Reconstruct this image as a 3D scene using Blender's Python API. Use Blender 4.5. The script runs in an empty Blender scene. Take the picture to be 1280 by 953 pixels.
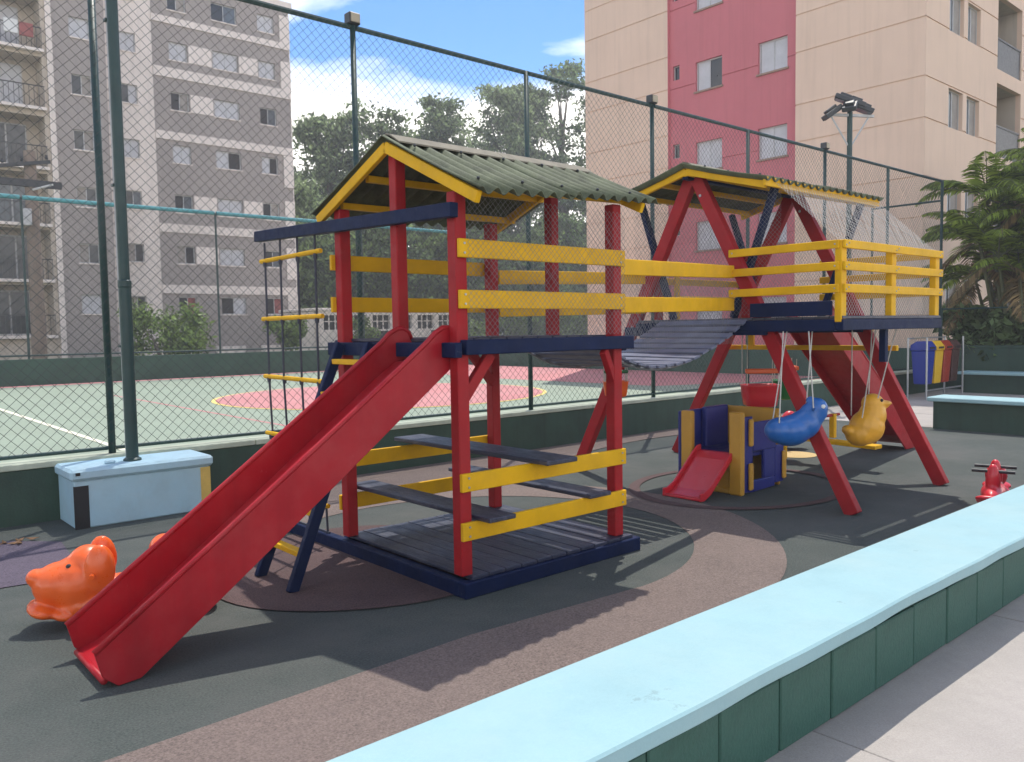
import bpy, bmesh, math, random
import numpy as np
from mathutils import Vector, Matrix, Quaternion
R = math.radians
scn = bpy.context.scene
C = scn.collection
random.seed(7); rng = np.random.default_rng(7)

# ------------------------------------------------------------------ camera
HD, PI_, RO = R(48.845), R(3.571), R(-0.927)
F_ = Vector((math.cos(HD)*math.cos(PI_), math.sin(HD)*math.cos(PI_), -math.sin(PI_)))
R0 = Vector((math.sin(HD), -math.cos(HD), 0)); U0 = R0.cross(F_)
RR = math.cos(RO)*R0 + math.sin(RO)*U0; UU = -math.sin(RO)*R0 + math.cos(RO)*U0
cam = bpy.data.cameras.new('camera'); camo = bpy.data.objects.new('camera', cam); C.objects.link(camo)
cam.sensor_width = 36; cam.lens = 1026.9/1280*36; cam.clip_end = 3000; cam.clip_start = .05
M = Matrix((RR, UU, -F_)).transposed().to_4x4(); M.translation = (0, 0, 1.6)
camo.matrix_world = M; scn.camera = camo
# ------------------------------------------------------------------ sky + sun + exposure
SUNV = Vector((.36, .255, 1)).normalized()
EL = math.asin(SUNV.z); AZ = math.atan2(SUNV.x, SUNV.y)
w = bpy.data.worlds.new('World'); scn.world = w; w.use_nodes = True
nt = w.node_tree; N = nt.nodes; L = nt.links; N.clear()
out = N.new('ShaderNodeOutputWorld'); bg = N.new('ShaderNodeBackground'); bg.inputs[1].default_value = .15
sky = N.new('ShaderNodeTexSky'); sky.sky_type = 'NISHITA'; sky.sun_disc = False
sky.sun_elevation = EL; sky.sun_rotation = AZ; sky.altitude = 700; sky.air_density = .85; sky.dust_density = .15; sky.ozone_density = 3.0
tc = N.new('ShaderNodeTexCoord'); mp = N.new('ShaderNodeMapping'); mp.inputs['Scale'].default_value = (1.0, 1.0, 2.6); mp.inputs['Location'].default_value = (4.4, 4.9, .9)
nz = N.new('ShaderNodeTexNoise'); nz.inputs['Scale'].default_value = 2.3; nz.inputs['Detail'].default_value = 9; nz.inputs['Roughness'].default_value = .56; nz.inputs['Distortion'].default_value = .35
cr = N.new('ShaderNodeValToRGB'); cr.color_ramp.elements[0].position = .45; cr.color_ramp.elements[1].position = .64
sep = N.new('ShaderNodeSeparateXYZ')
low = N.new('ShaderNodeMapRange'); low.inputs['From Min'].default_value = .19; low.inputs['From Max'].default_value = .33; low.inputs['To Min'].default_value = .24; low.inputs['To Max'].default_value = -.03
addn = N.new('ShaderNodeMath'); addn.operation = 'ADD'
mix = N.new('ShaderNodeMixRGB'); mix.inputs['Color2'].default_value = (8.2, 7.85, 7.4, 1)
L.new(tc.outputs['Generated'], mp.inputs[0]); L.new(mp.outputs[0], nz.inputs['Vector']); L.new(tc.outputs['Generated'], sep.inputs[0])
L.new(sep.outputs['Z'], low.inputs['Value']); L.new(nz.outputs['Fac'], addn.inputs[0]); L.new(low.outputs[0], addn.inputs[1])
L.new(addn.outputs[0], cr.inputs[0]); L.new(cr.outputs[0], mix.inputs[0]); hs = N.new('ShaderNodeHueSaturation'); hs.inputs['Saturation'].default_value = 1.22; hs.inputs['Value'].default_value = .72; L.new(sky.outputs[0], hs.inputs['Color']); L.new(hs.outputs[0], mix.inputs[1])
L.new(mix.outputs[0], bg.inputs[0]); L.new(bg.outputs[0], out.inputs[0])
sl = bpy.data.lights.new('sun', 'SUN'); sl.energy = 2.1; sl.angle = R(.53); sl.color = (1, .95, .87)
so = bpy.data.objects.new('sun', sl); C.objects.link(so); so.rotation_euler = SUNV.to_track_quat('Z', 'Y').to_euler(); so.location = (0, 0, 40)
scn.view_settings.view_transform = 'Standard'; scn.view_settings.look = 'None'; scn.view_settings.exposure = 1.1; scn.view_settings.gamma = 1
scn.view_settings.use_curve_mapping = False

# ------------------------------------------------------------------ materials
MATS = {}
def mat(name, col, rough=.6, var=.12, vscale=4., bump=0., bscale=60., speck=0., spscale=300., metal=0., spec=.5, stretch=(1, 1, 1), dirt=0., dirtcol=(.05, .045, .04), island=0., trans=0., coat=0., chip=0., chipcol=(.3, .26, .2), chipscale=14., dust=0., dustcol=(.2, .18, .16), dustscale=.9, streak=0., streakcol=(.3, .26, .22)):
    m = bpy.data.materials.new(name); m.use_nodes = True; nt = m.node_tree; N = nt.nodes; L = nt.links
    b = N['Principled BSDF']; b.inputs['Roughness'].default_value = rough; b.inputs['Metallic'].default_value = metal
    b.inputs['Specular IOR Level'].default_value = spec; b.inputs['Coat Weight'].default_value = coat
    tc = N.new('ShaderNodeTexCoord'); mp = N.new('ShaderNodeMapping'); mp.inputs['Scale'].default_value = stretch
    L.new(tc.outputs['Object'], mp.inputs[0])
    def mul(c, facsock, lo, hi):
        r = N.new('ShaderNodeMapRange'); r.inputs['From Min'].default_value = .25; r.inputs['From Max'].default_value = .75
        r.inputs['To Min'].default_value = lo; r.inputs['To Max'].default_value = hi; L.new(facsock, r.inputs[0])
        x = N.new('ShaderNodeVectorMath'); x.operation = 'SCALE'; L.new(c, x.inputs[0]); L.new(r.outputs[0], x.inputs['Scale']); return x.outputs[0]
    def noise(scale, detail=5, rough=.6):
        n = N.new('ShaderNodeTexNoise'); n.inputs['Scale'].default_value = scale; n.inputs['Detail'].default_value = detail; n.inputs['Roughness'].default_value = rough
        L.new(mp.outputs[0], n.inputs['Vector']); return n.outputs['Fac']
    rgb = N.new('ShaderNodeRGB'); rgb.outputs[0].default_value = (*col, 1); c = rgb.outputs[0]
    if var: c = mul(c, noise(vscale), 1-var, 1+var)
    if speck: c = mul(c, noise(spscale, 2), 1-speck, 1+speck)
    if island:
        g = N.new('ShaderNodeNewGeometry'); c = mul(c, g.outputs['Random Per Island'], 1-island, 1+island)
    if dirt:
        r = N.new('ShaderNodeValToRGB'); r.color_ramp.elements[0].position = .5; r.color_ramp.elements[1].position = .78
        r.color_ramp.elements[1].color = (dirt, dirt, dirt, 1)
        L.new(noise(vscale*.8+.3, 8, .68), r.inputs[0]); mx = N.new('ShaderNodeMixRGB'); mx.inputs[2].default_value = (*dirtcol, 1)
        L.new(r.outputs[0], mx.inputs[0]); L.new(c, mx.inputs[1]); c = mx.outputs[0]
    def layer(c, sock, lo, hi, amt, colr):
        r = N.new('ShaderNodeValToRGB'); r.color_ramp.elements[0].position = lo; r.color_ramp.elements[1].position = hi
        r.color_ramp.elements[1].color = (amt, amt, amt, 1); L.new(sock, r.inputs[0])
        mx = N.new('ShaderNodeMixRGB'); mx.inputs[2].default_value = (*colr, 1); L.new(r.outputs[0], mx.inputs[0]); L.new(c, mx.inputs[1]); return mx.outputs[0]
    if dust: c = layer(c, noise(dustscale, 9, .7), .44, .72, dust, dustcol)
    if streak:
        m2 = N.new('ShaderNodeMapping'); m2.inputs['Scale'].default_value = (3.2, 3.2, .16); L.new(tc.outputs['Object'], m2.inputs[0])
        n2 = N.new('ShaderNodeTexNoise'); n2.inputs['Scale'].default_value = 1.6; n2.inputs['Detail'].default_value = 7; n2.inputs['Roughness'].default_value = .65; L.new(m2.outputs[0], n2.inputs['Vector'])
        c = layer(c, n2.outputs['Fac'], .48, .72, streak, streakcol)
    if chip:
        c = layer(c, noise(chipscale, 10, .75), .655, .69, chip, chipcol)
    L.new(c, b.inputs['Base Color'])
    if rough < .6:
        rr = N.new('ShaderNodeMapRange'); rr.inputs['From Min'].default_value = .3; rr.inputs['From Max'].default_value = .7; rr.inputs['To Min'].default_value = rough-.06; rr.inputs['To Max'].default_value = rough+.18
        L.new(noise(vscale*3+2, 8, .7), rr.inputs[0]); L.new(rr.outputs[0], b.inputs['Roughness'])
    if bump:
        bp = N.new('ShaderNodeBump'); bp.inputs['Strength'].default_value = bump; bp.inputs['Distance'].default_value = .01
        L.new(noise(bscale, 4), bp.inputs['Height']); L.new(bp.outputs[0], b.inputs['Normal'])
    if trans:
        t = N.new('ShaderNodeBsdfTranslucent'); ms = N.new('ShaderNodeMixShader'); ms.inputs[0].default_value = trans
        L.new(c, t.inputs[0]); L.new(b.outputs[0], ms.inputs[1]); L.new(t.outputs[0], ms.inputs[2]); L.new(ms.outputs[0], N['Material Output'].inputs[0])
    MATS[name] = m; return m
mat('red', (.34, .008, .013), .5, spec=.25, var=.16, vscale=5, bump=.12, bscale=90, dirt=.35, dirtcol=(.16, .008, .01), chip=.8, chipcol=(.16,.05,.04), dust=.25, dustcol=(.3,.06,.05))
mat('red_slide', (.36, .006, .014), .36, spec=.3, var=.12, vscale=3, bump=.05, bscale=30, dirt=.3, dirtcol=(.2, .006, .01), chip=.7, chipcol=(.45,.12,.12), chipscale=8, dust=.5, dustcol=(.46,.06,.06), dustscale=2.6, streak=.5, streakcol=(.2,.008,.012))
mat('yellow', (.74, .41, .004), .5, spec=.2, var=.12, vscale=5, bump=.15, bscale=70, dirt=.3, dirtcol=(.42, .19, .004), chip=.8, chipcol=(.35,.25,.12), dust=.3, dustcol=(.55,.3,.03), dustscale=2)
mat('navy', (.004, .012, .05), .5, .25, 5, .2, 80, spec=.15, dirt=.3, dirtcol=(.02, .028, .06), chip=.6, chipcol=(.12,.12,.13))
mat('navy_deck', (.026, .03, .055), .36, .3, 6, .25, 60, dirt=.8, dirtcol=(.13, .13, .15), stretch=(3, .6, 1), chip=.7, chipcol=(.2,.18,.16), chipscale=20)
mat('slat', (.13, .145, .21), .3, .25, 6, .15, 60, dirt=.6, dirtcol=(.25, .26, .3))
mat('roofsheet', (.1, .115, .066), .85, .4, 4, .3, 120, speck=.2, spscale=90, dirt=.8, dirtcol=(.03, .032, .022))
mat('ridge', (.2, .18, .135), .9, .25, 5, .3, 90, dirt=.5, dirtcol=(.1, .08, .06))
mat('rope', (.05, .055, .075), .8, .2, 30)
mat('rope_white', (.52, .5, .46), .8, .2, 30)
mat('net_dark', (.2, .2, .21), .7, .2, 8)
mat('net_white', (.55, .55, .54), .7, .1, 8)
mat('wire', (.05, .06, .058), .5, .2, 8, metal=.3)
mat('post_green', (.012, .045, .042), .4, .2, 5, .05, 60)
mat('wall_green', (.026, .062, .042), .7, .2, 2.2, .25, 50, speck=.12, spscale=60, dirt=.55, dirtcol=(.012, .02, .016), dust=.5, dustcol=(.045,.07,.05), streak=.5, streakcol=(.012,.02,.015))
mat('court_wall_green', (.03, .075, .05), .75, .2, 1.2, .1, 20, dirt=.4, dirtcol=(.015, .03, .02))
mat('coping', (.42, .46, .36), .75, .2, 3, .2, 60, dirt=.4, dirtcol=(.15, .15, .12))
mat('block_green', (.024, .095, .072), .6, .22, 5, .35, 60, speck=.1, spscale=90, dirt=.5, dirtcol=(.012, .03, .025), chip=.6, chipcol=(.08,.1,.09), chipscale=8, dust=.5, dustcol=(.04,.085,.075), dustscale=2.5)
mat('bench_blue', (.265, .435, .465), .62, .06, 3, .25, 25, speck=.03, spscale=120, dirt=.5, dirtcol=(.2, .35, .38), chip=.55, chipcol=(.17,.26,.27), chipscale=4, dust=.6, dustcol=(.33,.47,.47), dustscale=1.6)
mat('box_blue', (.36, .56, .66), .65, .08, 3, .25, 30, dirt=.4, dirtcol=(.22, .32, .36), chip=.8, chipcol=(.35,.3,.28), chipscale=7, dust=.4, dustcol=(.42,.46,.48))
mat('black_paint', (.012, .012, .014), .6, .2, 8)
mat('yellow_paint', (.62, .42, .1), .65, .15, 6, dirt=.3)
mat('rubber_green', (.058, .07, .063), .92, .14, 1.6, .8, 110, speck=.5, spscale=95, dirt=.35, dirtcol=(.03, .035, .033), dust=.75, dustcol=(.1,.1,.092), dustscale=.8)
mat('rubber_brown', (.165, .125, .108), .92, .12, 1.6, .8, 110, speck=.5, spscale=95, dirt=.35, dirtcol=(.11, .085, .078), dust=.5, dustcol=(.2,.15,.13))
mat('rubber_maroon', (.088, .05, .048), .92, .14, 1.6, .8, 110, speck=.5, spscale=95, dirt=.35, dirtcol=(.05, .035, .035), dust=.4, dustcol=(.12,.08,.075))
mat('rubber_purple', (.095, .075, .105), .92, .14, 1.6, .8, 110, speck=.5, spscale=95, dirt=.3)
mat('rubber_yellow', (.55, .40, .18), .9, .1, 1.6, .4, 260, speck=.3, spscale=210)
mat('concrete', (.37, .335, .305), .85, .13, 1.4, .3, 120, speck=.12, spscale=160, dirt=.5, dirtcol=(.22, .2, .185), dust=.5, dustcol=(.28,.26,.24), dustscale=.6, chip=.5, chipcol=(.2,.18,.17), chipscale=6)
mat('court_green', (.245, .3, .228), .8, .1, .6, .1, 60, dirt=.35, dirtcol=(.24, .29, .22), dust=.4, dustcol=(.25,.29,.22), dustscale=.35)
mat('court_pink', (.5, .2, .2), .8, .12, .6, .1, 60, dirt=.35, dirtcol=(.4, .22, .21), dust=.4, dustcol=(.4,.25,.24), dustscale=.35)
mat('court_line', (.72, .70, .55), .8, .1, 2)
mat('court_yellow', (.7, .55, .18), .8, .1, 2)
mat('earth', (.09, .1, .055), .95, .25, .3, .2, 10)
mat('cream', (.74, .55, .42), .85, .05, .5, .08, 40, dirt=.22, dirtcol=(.63, .475, .365), streak=.28, streakcol=(.5,.37,.28))
mat('pinkred', (.55, .165, .185), .85, .06, .5, .08, 40, dirt=.22, dirtcol=(.4, .13, .14), streak=.28, streakcol=(.38,.12,.13))
mat('groove', (.3, .21, .16), .9, .1, 2)
mat('greywall', (.35, .31, .285), .9, .06, .5, .08, 30, dirt=.2, dirtcol=(.2, .185, .175), streak=.35, streakcol=(.22,.2,.19))
mat('whitewall', (.78, .7, .64), .9, .05, .5, .05, 30, dirt=.25, dirtcol=(.5, .45, .41), streak=.35, streakcol=(.45,.4,.36))
mat('beigewall', (.52, .45, .37), .9, .08, .5, .05, 30, dirt=.3, dirtcol=(.3, .25, .2), streak=.4, streakcol=(.25,.21,.17))
mat('alu', (.5, .5, .5), .5, .1, 5, metal=.1)
mat('glass_dark', (.018, .022, .028), .08, .3, .6, spec=.6)
mat('glass_mid', (.09, .11, .13), .1, .3, .6, spec=.6)
mat('blind', (.52, .52, .54), .5, .1, 3)
mat('curtain', (.3, .27, .24), .7, .2, 3)
mat('curtain_red', (.3, .09, .08), .7, .2, 3)
mat('dark_inside', (.035, .03, .028), .9, .2, 2)
mat('rail_dark', (.03, .032, .035), .4, .2, 5)
mat('rail_teal', (.06, .26, .29), .5, .15, 3)
mat('poleconc', (.22, .17, .135), .9, .15, 2)
mat('leaf', (.15, .21, .075), .7, .3, .35, island=.5, trans=.5, spec=.2)
mat('leaf_dark', (.135, .19, .08), .7, .3, .35, island=.5, trans=.5, spec=.2)
mat('leaf_euc', (.2, .255, .125), .7, .3, .25, island=.45, trans=.55, spec=.2)
mat('leaf_bright', (.16, .23, .06), .6, .3, .8, island=.5, trans=.35)
mat('palm_leaf', (.21, .28, .04), .55, .3, .8, island=.45, trans=.5, spec=.25)
mat('palm_dry', (.22, .15, .06), .7, .3, .8, island=.4, trans=.3)
mat('bark', (.16, .13, .105), .9, .3, 2, .4, 20)
mat('palm_stem', (.12, .13, .06), .8, .3, 4, .3, 30)
mat('orange', (.8, .12, .012), .28, .07, 5, .03, 30, coat=.2)
mat('toy_red', (.58, .016, .03), .3, .07, 5, coat=.2)
mat('toy_blue', (.012, .02, .19), .32, .1, 5, coat=.2)
mat('toy_yellow', (.55, .29, .03), .4, .1, 5, coat=.1)
mat('swing_blue', (.01, .11, .38), .32, .12, 5, coat=.2)
mat('swing_yellow', (.8, .4, .03), .38, .1, 6, coat=.1, dirt=.3, dirtcol=(.45, .22, .03))
mat('toy_green', (.01, .16, .05), .35, .1, 5)
mat('black_plastic', (.015, .015, .017), .45, .1, 5)
mat('bin_blue', (.012, .03, .25), .35, .1, 5); mat('bin_yellow', (.68, .42, .02), .35, .1, 5); mat('bin_red', (.3, .03, .012), .35, .1, 5); mat('bin_brown', (.06, .025, .02), .4, .1, 5)
mat('steel', (.42, .43, .44), .4, .1, 10, metal=.8)
mat('lamp_body', (.03, .033, .036), .4, .1, 5); mat('lamp_beige', (.4, .34, .24), .5, .1, 5)
mat('white_paint', (.7, .7, .68), .6, .08, 4)
mat('dry_leaf', (.17, .09, .04), .8, .3, 20)
mat('roof_tile', (.24, .12, .08), .9, .2, 3)

# ------------------------------------------------------------------ builders
class B:
    def __init__(s): s.v = []; s.f = []
    def add(s, v, f):
        o = len(s.v); s.v += [tuple(p) for p in v]; s.f += [tuple(i+o for i in q) for q in f]; return s
    def box(s, lo, hi):
        (a, b, c), (d, e, g) = lo, hi
        return s.add([(a, b, c), (d, b, c), (d, e, c), (a, e, c), (a, b, g), (d, b, g), (d, e, g), (a, e, g)],
                     [(0, 3, 2, 1), (4, 5, 6, 7), (0, 1, 5, 4), (1, 2, 6, 5), (2, 3, 7, 6), (3, 0, 4, 7)])
    def beam(s, p, q, wd, ht, up=(0, 0, 1)):
        p, q = Vector(p), Vector(q); d = (q-p).normalized(); up = Vector(up)
        sd = d.cross(up)
        if sd.length < 1e-4: sd = d.cross(Vector((1, 0, 0)))
        sd.normalize(); u = sd.cross(d); v = []
        for c in (p, q):
            for a, b in ((-1, -1), (1, -1), (1, 1), (-1, 1)): v.append(c+sd*(a*wd/2)+u*(b*ht/2))
        return s.add(v, [(0, 1, 2, 3), (7, 6, 5, 4), (0, 4, 5, 1), (1, 5, 6, 2), (2, 6, 7, 3), (3, 7, 4, 0)])
    def tube(s, pts, r, n=6, cap=True):
        pts = [Vector(p) for p in pts]; rs = r if isinstance(r, (list, tuple)) else [r]*len(pts)
        rings = []; ref = Vector((0, 0, 1))
        for i, p in enumerate(pts):
            d = (pts[min(i+1, len(pts)-1)]-pts[max(i-1, 0)]).normalized()
            if abs(d.dot(ref)) > .95: ref = Vector((1, 0, 0)) if abs(d.x) < .9 else Vector((0, 1, 0))
            a = d.cross(ref).normalized(); b = d.cross(a)
            rings.append([p+rs[i]*(math.cos(t)*a+math.sin(t)*b) for t in [2*math.pi*k/n for k in range(n)]])
        v = [p for r_ in rings for p in r_]; f = []
        for i in range(len(pts)-1):
            for k in range(n): f.append((i*n+k, i*n+(k+1) % n, (i+1)*n+(k+1) % n, (i+1)*n+k))
        if cap: f += [tuple(range(n-1, -1, -1)), tuple((len(pts)-1)*n+k for k in range(n))]
        return s.add(v, f)
    def prism(s, poly, axis, a, b):
        # poly in the two other axes, extruded along axis from a to b
        def P(u, v, c): return {'x': (c, u, v), 'y': (u, c, v), 'z': (u, v, c)}[axis]
        n = len(poly); v = [P(*p, a) for p in poly]+[P(*p, b) for p in poly]
        f = [tuple(range(n-1, -1, -1)), tuple(range(n, 2*n))]+[(i, (i+1) % n, n+(i+1) % n, n+i) for i in range(n)]
        return s.add(v, f)
    def lathe(s, prof, c=(0, 0, 0), n=20):
        v = []; f = []
        for r, z in prof:
            for k in range(n): t = 2*math.pi*k/n; v.append((c[0]+r*math.cos(t), c[1]+r*math.sin(t), c[2]+z))
        for i in range(len(prof)-1):
            for k in range(n): f.append((i*n+k, i*n+(k+1) % n, (i+1)*n+(k+1) % n, (i+1)*n+k))
        f += [tuple(range(n-1, -1, -1)), tuple((len(prof)-1)*n+k for k in range(n))]
        return s.add(v, f)
    def ball(s, c, r, rot=None, n=14, m=10):
        r = (r, r, r) if not isinstance(r, (tuple, list)) else r; v = []; f = []; q = rot or Matrix.Identity(3); c = Vector(c)
        for i in range(m+1):
            a = math.pi*i/m
            for k in range(n):
                t = 2*math.pi*k/n; v.append(c+q @ Vector((r[0]*math.sin(a)*math.cos(t), r[1]*math.sin(a)*math.sin(t), r[2]*math.cos(a))))
        for i in range(m):
            for k in range(n): f.append((i*n+k, (i+1)*n+k, (i+1)*n+(k+1) % n, i*n+(k+1) % n))
        return s.add(v, f)
    def mesh(s, name, m, bevel=0, smooth=False):
        me = bpy.data.meshes.new(name); me.from_pydata(s.v, [], s.f)
        bm = bmesh.new(); bm.from_mesh(me); bmesh.ops.remove_doubles(bm, verts=bm.verts, dist=1e-5)
        bmesh.ops.recalc_face_normals(bm, faces=bm.faces)
        if bevel: bmesh.ops.bevel(bm, geom=[e for e in bm.edges if e.is_manifold and e.calc_face_angle(0) > .5], offset=bevel, segments=1, affect='EDGES', clamp_overlap=True)
        bm.to_mesh(me); bm.free()
        if smooth:
            for p in me.polygons: p.use_smooth = True
        me.materials.append(MATS[m]); return me
    def build(s, name, m, parent=None, bevel=0, smooth=False): return put(name, s.mesh(name, m, bevel, smooth), parent)
ROOT = {}
def put(name, me, parent=None, loc=(0, 0, 0), rot=(0, 0, 0), scale=None):
    """link a mesh whose numbers are world coordinates (or local ones, placed by loc / rot)"""
    o = bpy.data.objects.new(name, me); C.objects.link(o); o.location = loc; o.rotation_euler = rot
    if scale: o.scale = scale
    if parent:
        o.parent = parent
        if parent.name in ROOT: o.matrix_parent_inverse = ROOT[parent.name]
    return o
def thing(name, label, cat, loc, group=None, local=False, rz=0):
    o = bpy.data.objects.new(name, None); C.objects.link(o); o.location = loc; o.rotation_euler = (0, 0, rz); o.empty_display_size = .2
    o['label'] = label; o['category'] = cat
    if group: o['group'] = group
    if not local: ROOT[o.name] = Matrix.Translation(-Vector(loc))
    return o
def tag(o, label, cat, group=None):
    o['label'] = label; o['category'] = cat
    if group: o['group'] = group
    return o
def kind(o, k): o['kind'] = k; return o
def remeshed(name, b, m, parent, voxel=.012, smooth=6):
    """melt overlapping lumps into one moulded skin"""
    me = b.mesh(name, m); t = bpy.data.objects.new('tmp', me); C.objects.link(t)
    r = t.modifiers.new('r', 'REMESH'); r.mode = 'VOXEL'; r.voxel_size = voxel; r.use_smooth_shade = True
    s = t.modifiers.new('s', 'SMOOTH'); s.factor = .5; s.iterations = smooth
    dg = bpy.context.evaluated_depsgraph_get(); dg.update()
    nm = bpy.data.meshes.new_from_object(t.evaluated_get(dg)); nm.name = name
    for p in nm.polygons: p.use_smooth = True
    bpy.data.objects.remove(t); nm.materials.clear(); nm.materials.append(MATS[m])
    return put(name, nm, parent)
def bm_box(name, m, parent, lo, hi, bevel=.004): return B().box(lo, hi).build(name, m, parent, bevel)
def bm_beam(name, m, parent, p, q, wd, ht, bevel=.004, up=(0, 0, 1)): return B().beam(p, q, wd, ht, up).build(name, m, parent, bevel)
def strands(p0, u, v, cell, r, wob=0):
    """diamond net on the parallelogram p0 + s*u + t*v"""
    b = B(); p0, u, v = Vector(p0), Vector(u), Vector(v); a, h = u.length, v.length; uu, vv = u/a, v/h; n = uu.cross(vv)
    for sgn in (1, -1):
        k = -h if sgn > 0 else 0.
        while k < (a if sgn > 0 else a+h):
            pts = []
            for t in (0, h):
                pts.append((k+sgn*t, t))
            (s0, t0), (s1, t1) = pts
            lo, hi = 0., 1.
            d = s1-s0
            for lim in (0, a):
                x = (lim-s0)/d
                if (lim == 0) == (d > 0): lo = max(lo, x)
                else: hi = min(hi, x)
            if hi-lo > .002:
                q = [p0+uu*(s0+d*x)+vv*(h*x)+n*(sgn*r*.9) for x in (lo, hi)]
                if wob:
                    m_ = max(2, int((hi-lo)*h/.45)); q = [q[0].lerp(q[1], j/m_)+(Vector((0, 0, 0)) if j in (0, m_) else uu*random.gauss(0, wob)+n*random.gauss(0, wob*1.5)) for j in range(m_+1)]
                b.tube(q, r, 3, False)
            k += cell
    return b
def fast_mesh(name, V, Fq, m):
    me = bpy.data.meshes.new(name); V = np.asarray(V, np.float32); Fq = np.asarray(Fq, np.int32); k = Fq.shape[1]
    me.vertices.add(len(V)); me.vertices.foreach_set('co', V.ravel()); me.loops.add(Fq.size); me.loops.foreach_set('vertex_index', Fq.ravel())
    me.polygons.add(len(Fq)); me.polygons.foreach_set('loop_start', np.arange(0, Fq.size, k, dtype=np.int32)); me.polygons.foreach_set('loop_total', np.full(len(Fq), k, np.int32))
    me.update(); me.validate(); me.materials.append(MATS[m]); return me
def leaves(centres, radii, n, size, flat=.75, droop=0.):
    """n leaf quads round each clump centre"""
    V = []
    for c, r in zip(centres, radii):
        d = rng.normal(size=(n, 3)); d /= np.linalg.norm(d, axis=1)[:, None]
        p = np.array(c)+d*(r*1.15*rng.random(n)**.75)[:, None]*np.array([1, 1, flat])
        a = rng.normal(size=(n, 3)); a[:, 2] -= droop; a /= np.linalg.norm(a, axis=1)[:, None]
        b = np.cross(a, rng.normal(size=(n, 3))); b /= np.linalg.norm(b, axis=1)[:, None]
        s = size*(.6+.8*rng.random(n))[:, None]
        V.append(np.stack([p-a*s, p+b*s*.42, p+a*s, p-b*s*.42], 1))
    V = np.concatenate(V).reshape(-1, 3); return V, np.arange(len(V)).reshape(-1, 4)

# ================================================================== SETTING
def sheet(name, poly, z, m, k='structure'):
    b = B(); b.add([(x, y, z) for x, y in poly], [tuple(range(len(poly)))]); return kind(b.build(name, m), k)
def disc(cx, cy, r, n=64, a0=0, a1=2*math.pi, wob=.012):
    return [(cx+(r+wob*math.sin(5*t+cx))*math.cos(t), cy+(r+wob*math.sin(5*t+cx))*math.sin(t)) for t in [a0+(a1-a0)*i/n for i in range(n)]]
sheet('terrain', [(-200, -120), (420, -120), (420, 420), (-200, 420)], -.06, 'earth')
sheet('rubber_ground', [(-14, 1.9), (13.05, 1.9), (13.05, 8.05), (-14, 8.05)], 0, 'rubber_green')
# brown running path round the green island, ring part then the straight part
def ringpoly(cx, cy, r0, r1, a0, a1, n=48):
    o = [(cx+r1*math.cos(a), cy+r1*math.sin(a)) for a in np.linspace(a0, a1, n)]
    i = [(cx+r0*math.cos(a), cy+r0*math.sin(a)) for a in np.linspace(a1, a0, n)]
    return o+i
def strip(name, o, i, z, m):
    b = B(); n = len(o); b.add([(x, y, z) for x, y in o]+[(x, y, z) for x, y in i], [(k, k+1, n+k+1, n+k) for k in range(n-1)]); return kind(b.build(name, m), 'structure')
an = np.linspace(-math.pi/2, R(118), 50)
wv = [.03*math.sin(3*a+1) for a in an]
o = [(-14, 2.3), (0, 2.45)]+[(3.3, 2.6)]+[(3.9+(2.25+q)*math.cos(a), 4.85+(2.25+q)*math.sin(a)) for a, q in zip(an, wv)]
i = [(-14, 3.2), (.3, 3.27)]+[(2.6, 3.34)]+[(3.9+(1.63+q*.5)*math.cos(a), 4.85+(1.6+q*.5)*math.sin(a)) for a, q in zip(an, wv)]
strip('rubber_path', o, i, .004, 'rubber_brown')
xs = np.linspace(3.5, 13.0, 30)
strip('rubber_path', [(x, 8.0) for x in xs], [(x, 7.0+.35*math.sin(x*.8+.6)+.02*x) for x in xs], .008, 'rubber_brown')
sheet('rubber_circle', disc(2.9, 4.97, 1.04), .008, 'rubber_maroon')
an = np.linspace(0, 2*math.pi, 60)
strip('rubber_ring', [(7.05+1.2*math.cos(a), 4.65+1.0*math.sin(a)) for a in an], [(7.05+1.08*math.cos(a), 4.65+.9*math.sin(a)) for a in an], .0085, 'rubber_maroon')
sheet('rubber_circle', disc(9.25, 5.3, .27, 32, wob=0), .006, 'rubber_yellow')
sheet('rubber_patch', [(-3, 6.1), (.95, 6.05), (1.28, 6.0), (1.45, 6.55), (1.5, 7.1), (1.2, 7.42), (-3, 7.5)], .006, 'rubber_purple')
# paved areas
pv = kind(B().box((-8, -6, -.09), (14, 1.64, -.03)).build('pavement', 'concrete'), 'structure')
jx = [-8]+[2.95+1.92*k for k in range(-5, 6)]; jy = [1.635, .1, -1.5, -3.1, -4.7]
for a, b_ in zip(jx, jx[1:]):
    for c, d in zip(jy, jy[1:]):
        B().box((a+.006, d+.006, -.05), (b_-.006, c-.006, 0+random.uniform(-.003, .003))).build('slab', 'concrete', pv, .004)
pf = kind(B().box((13.06, -6, -.1), (22, 8.0, -.012)).build('pavement', 'concrete'), 'structure')
jx = [13.07, 14.9, 16.7, 18.5, 20.3, 22]; jy = [7.98, 6.4, 4.8, 3.2, 1.6, 0]
for a, b_ in zip(jx, jx[1:]):
    for c, d in zip(jy, jy[1:]): B().box((a+.008, d+.008, -.05), (b_-.008, c-.008, .006+random.uniform(-.003, .003))).build('slab', 'concrete', pf, .004)
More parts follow.
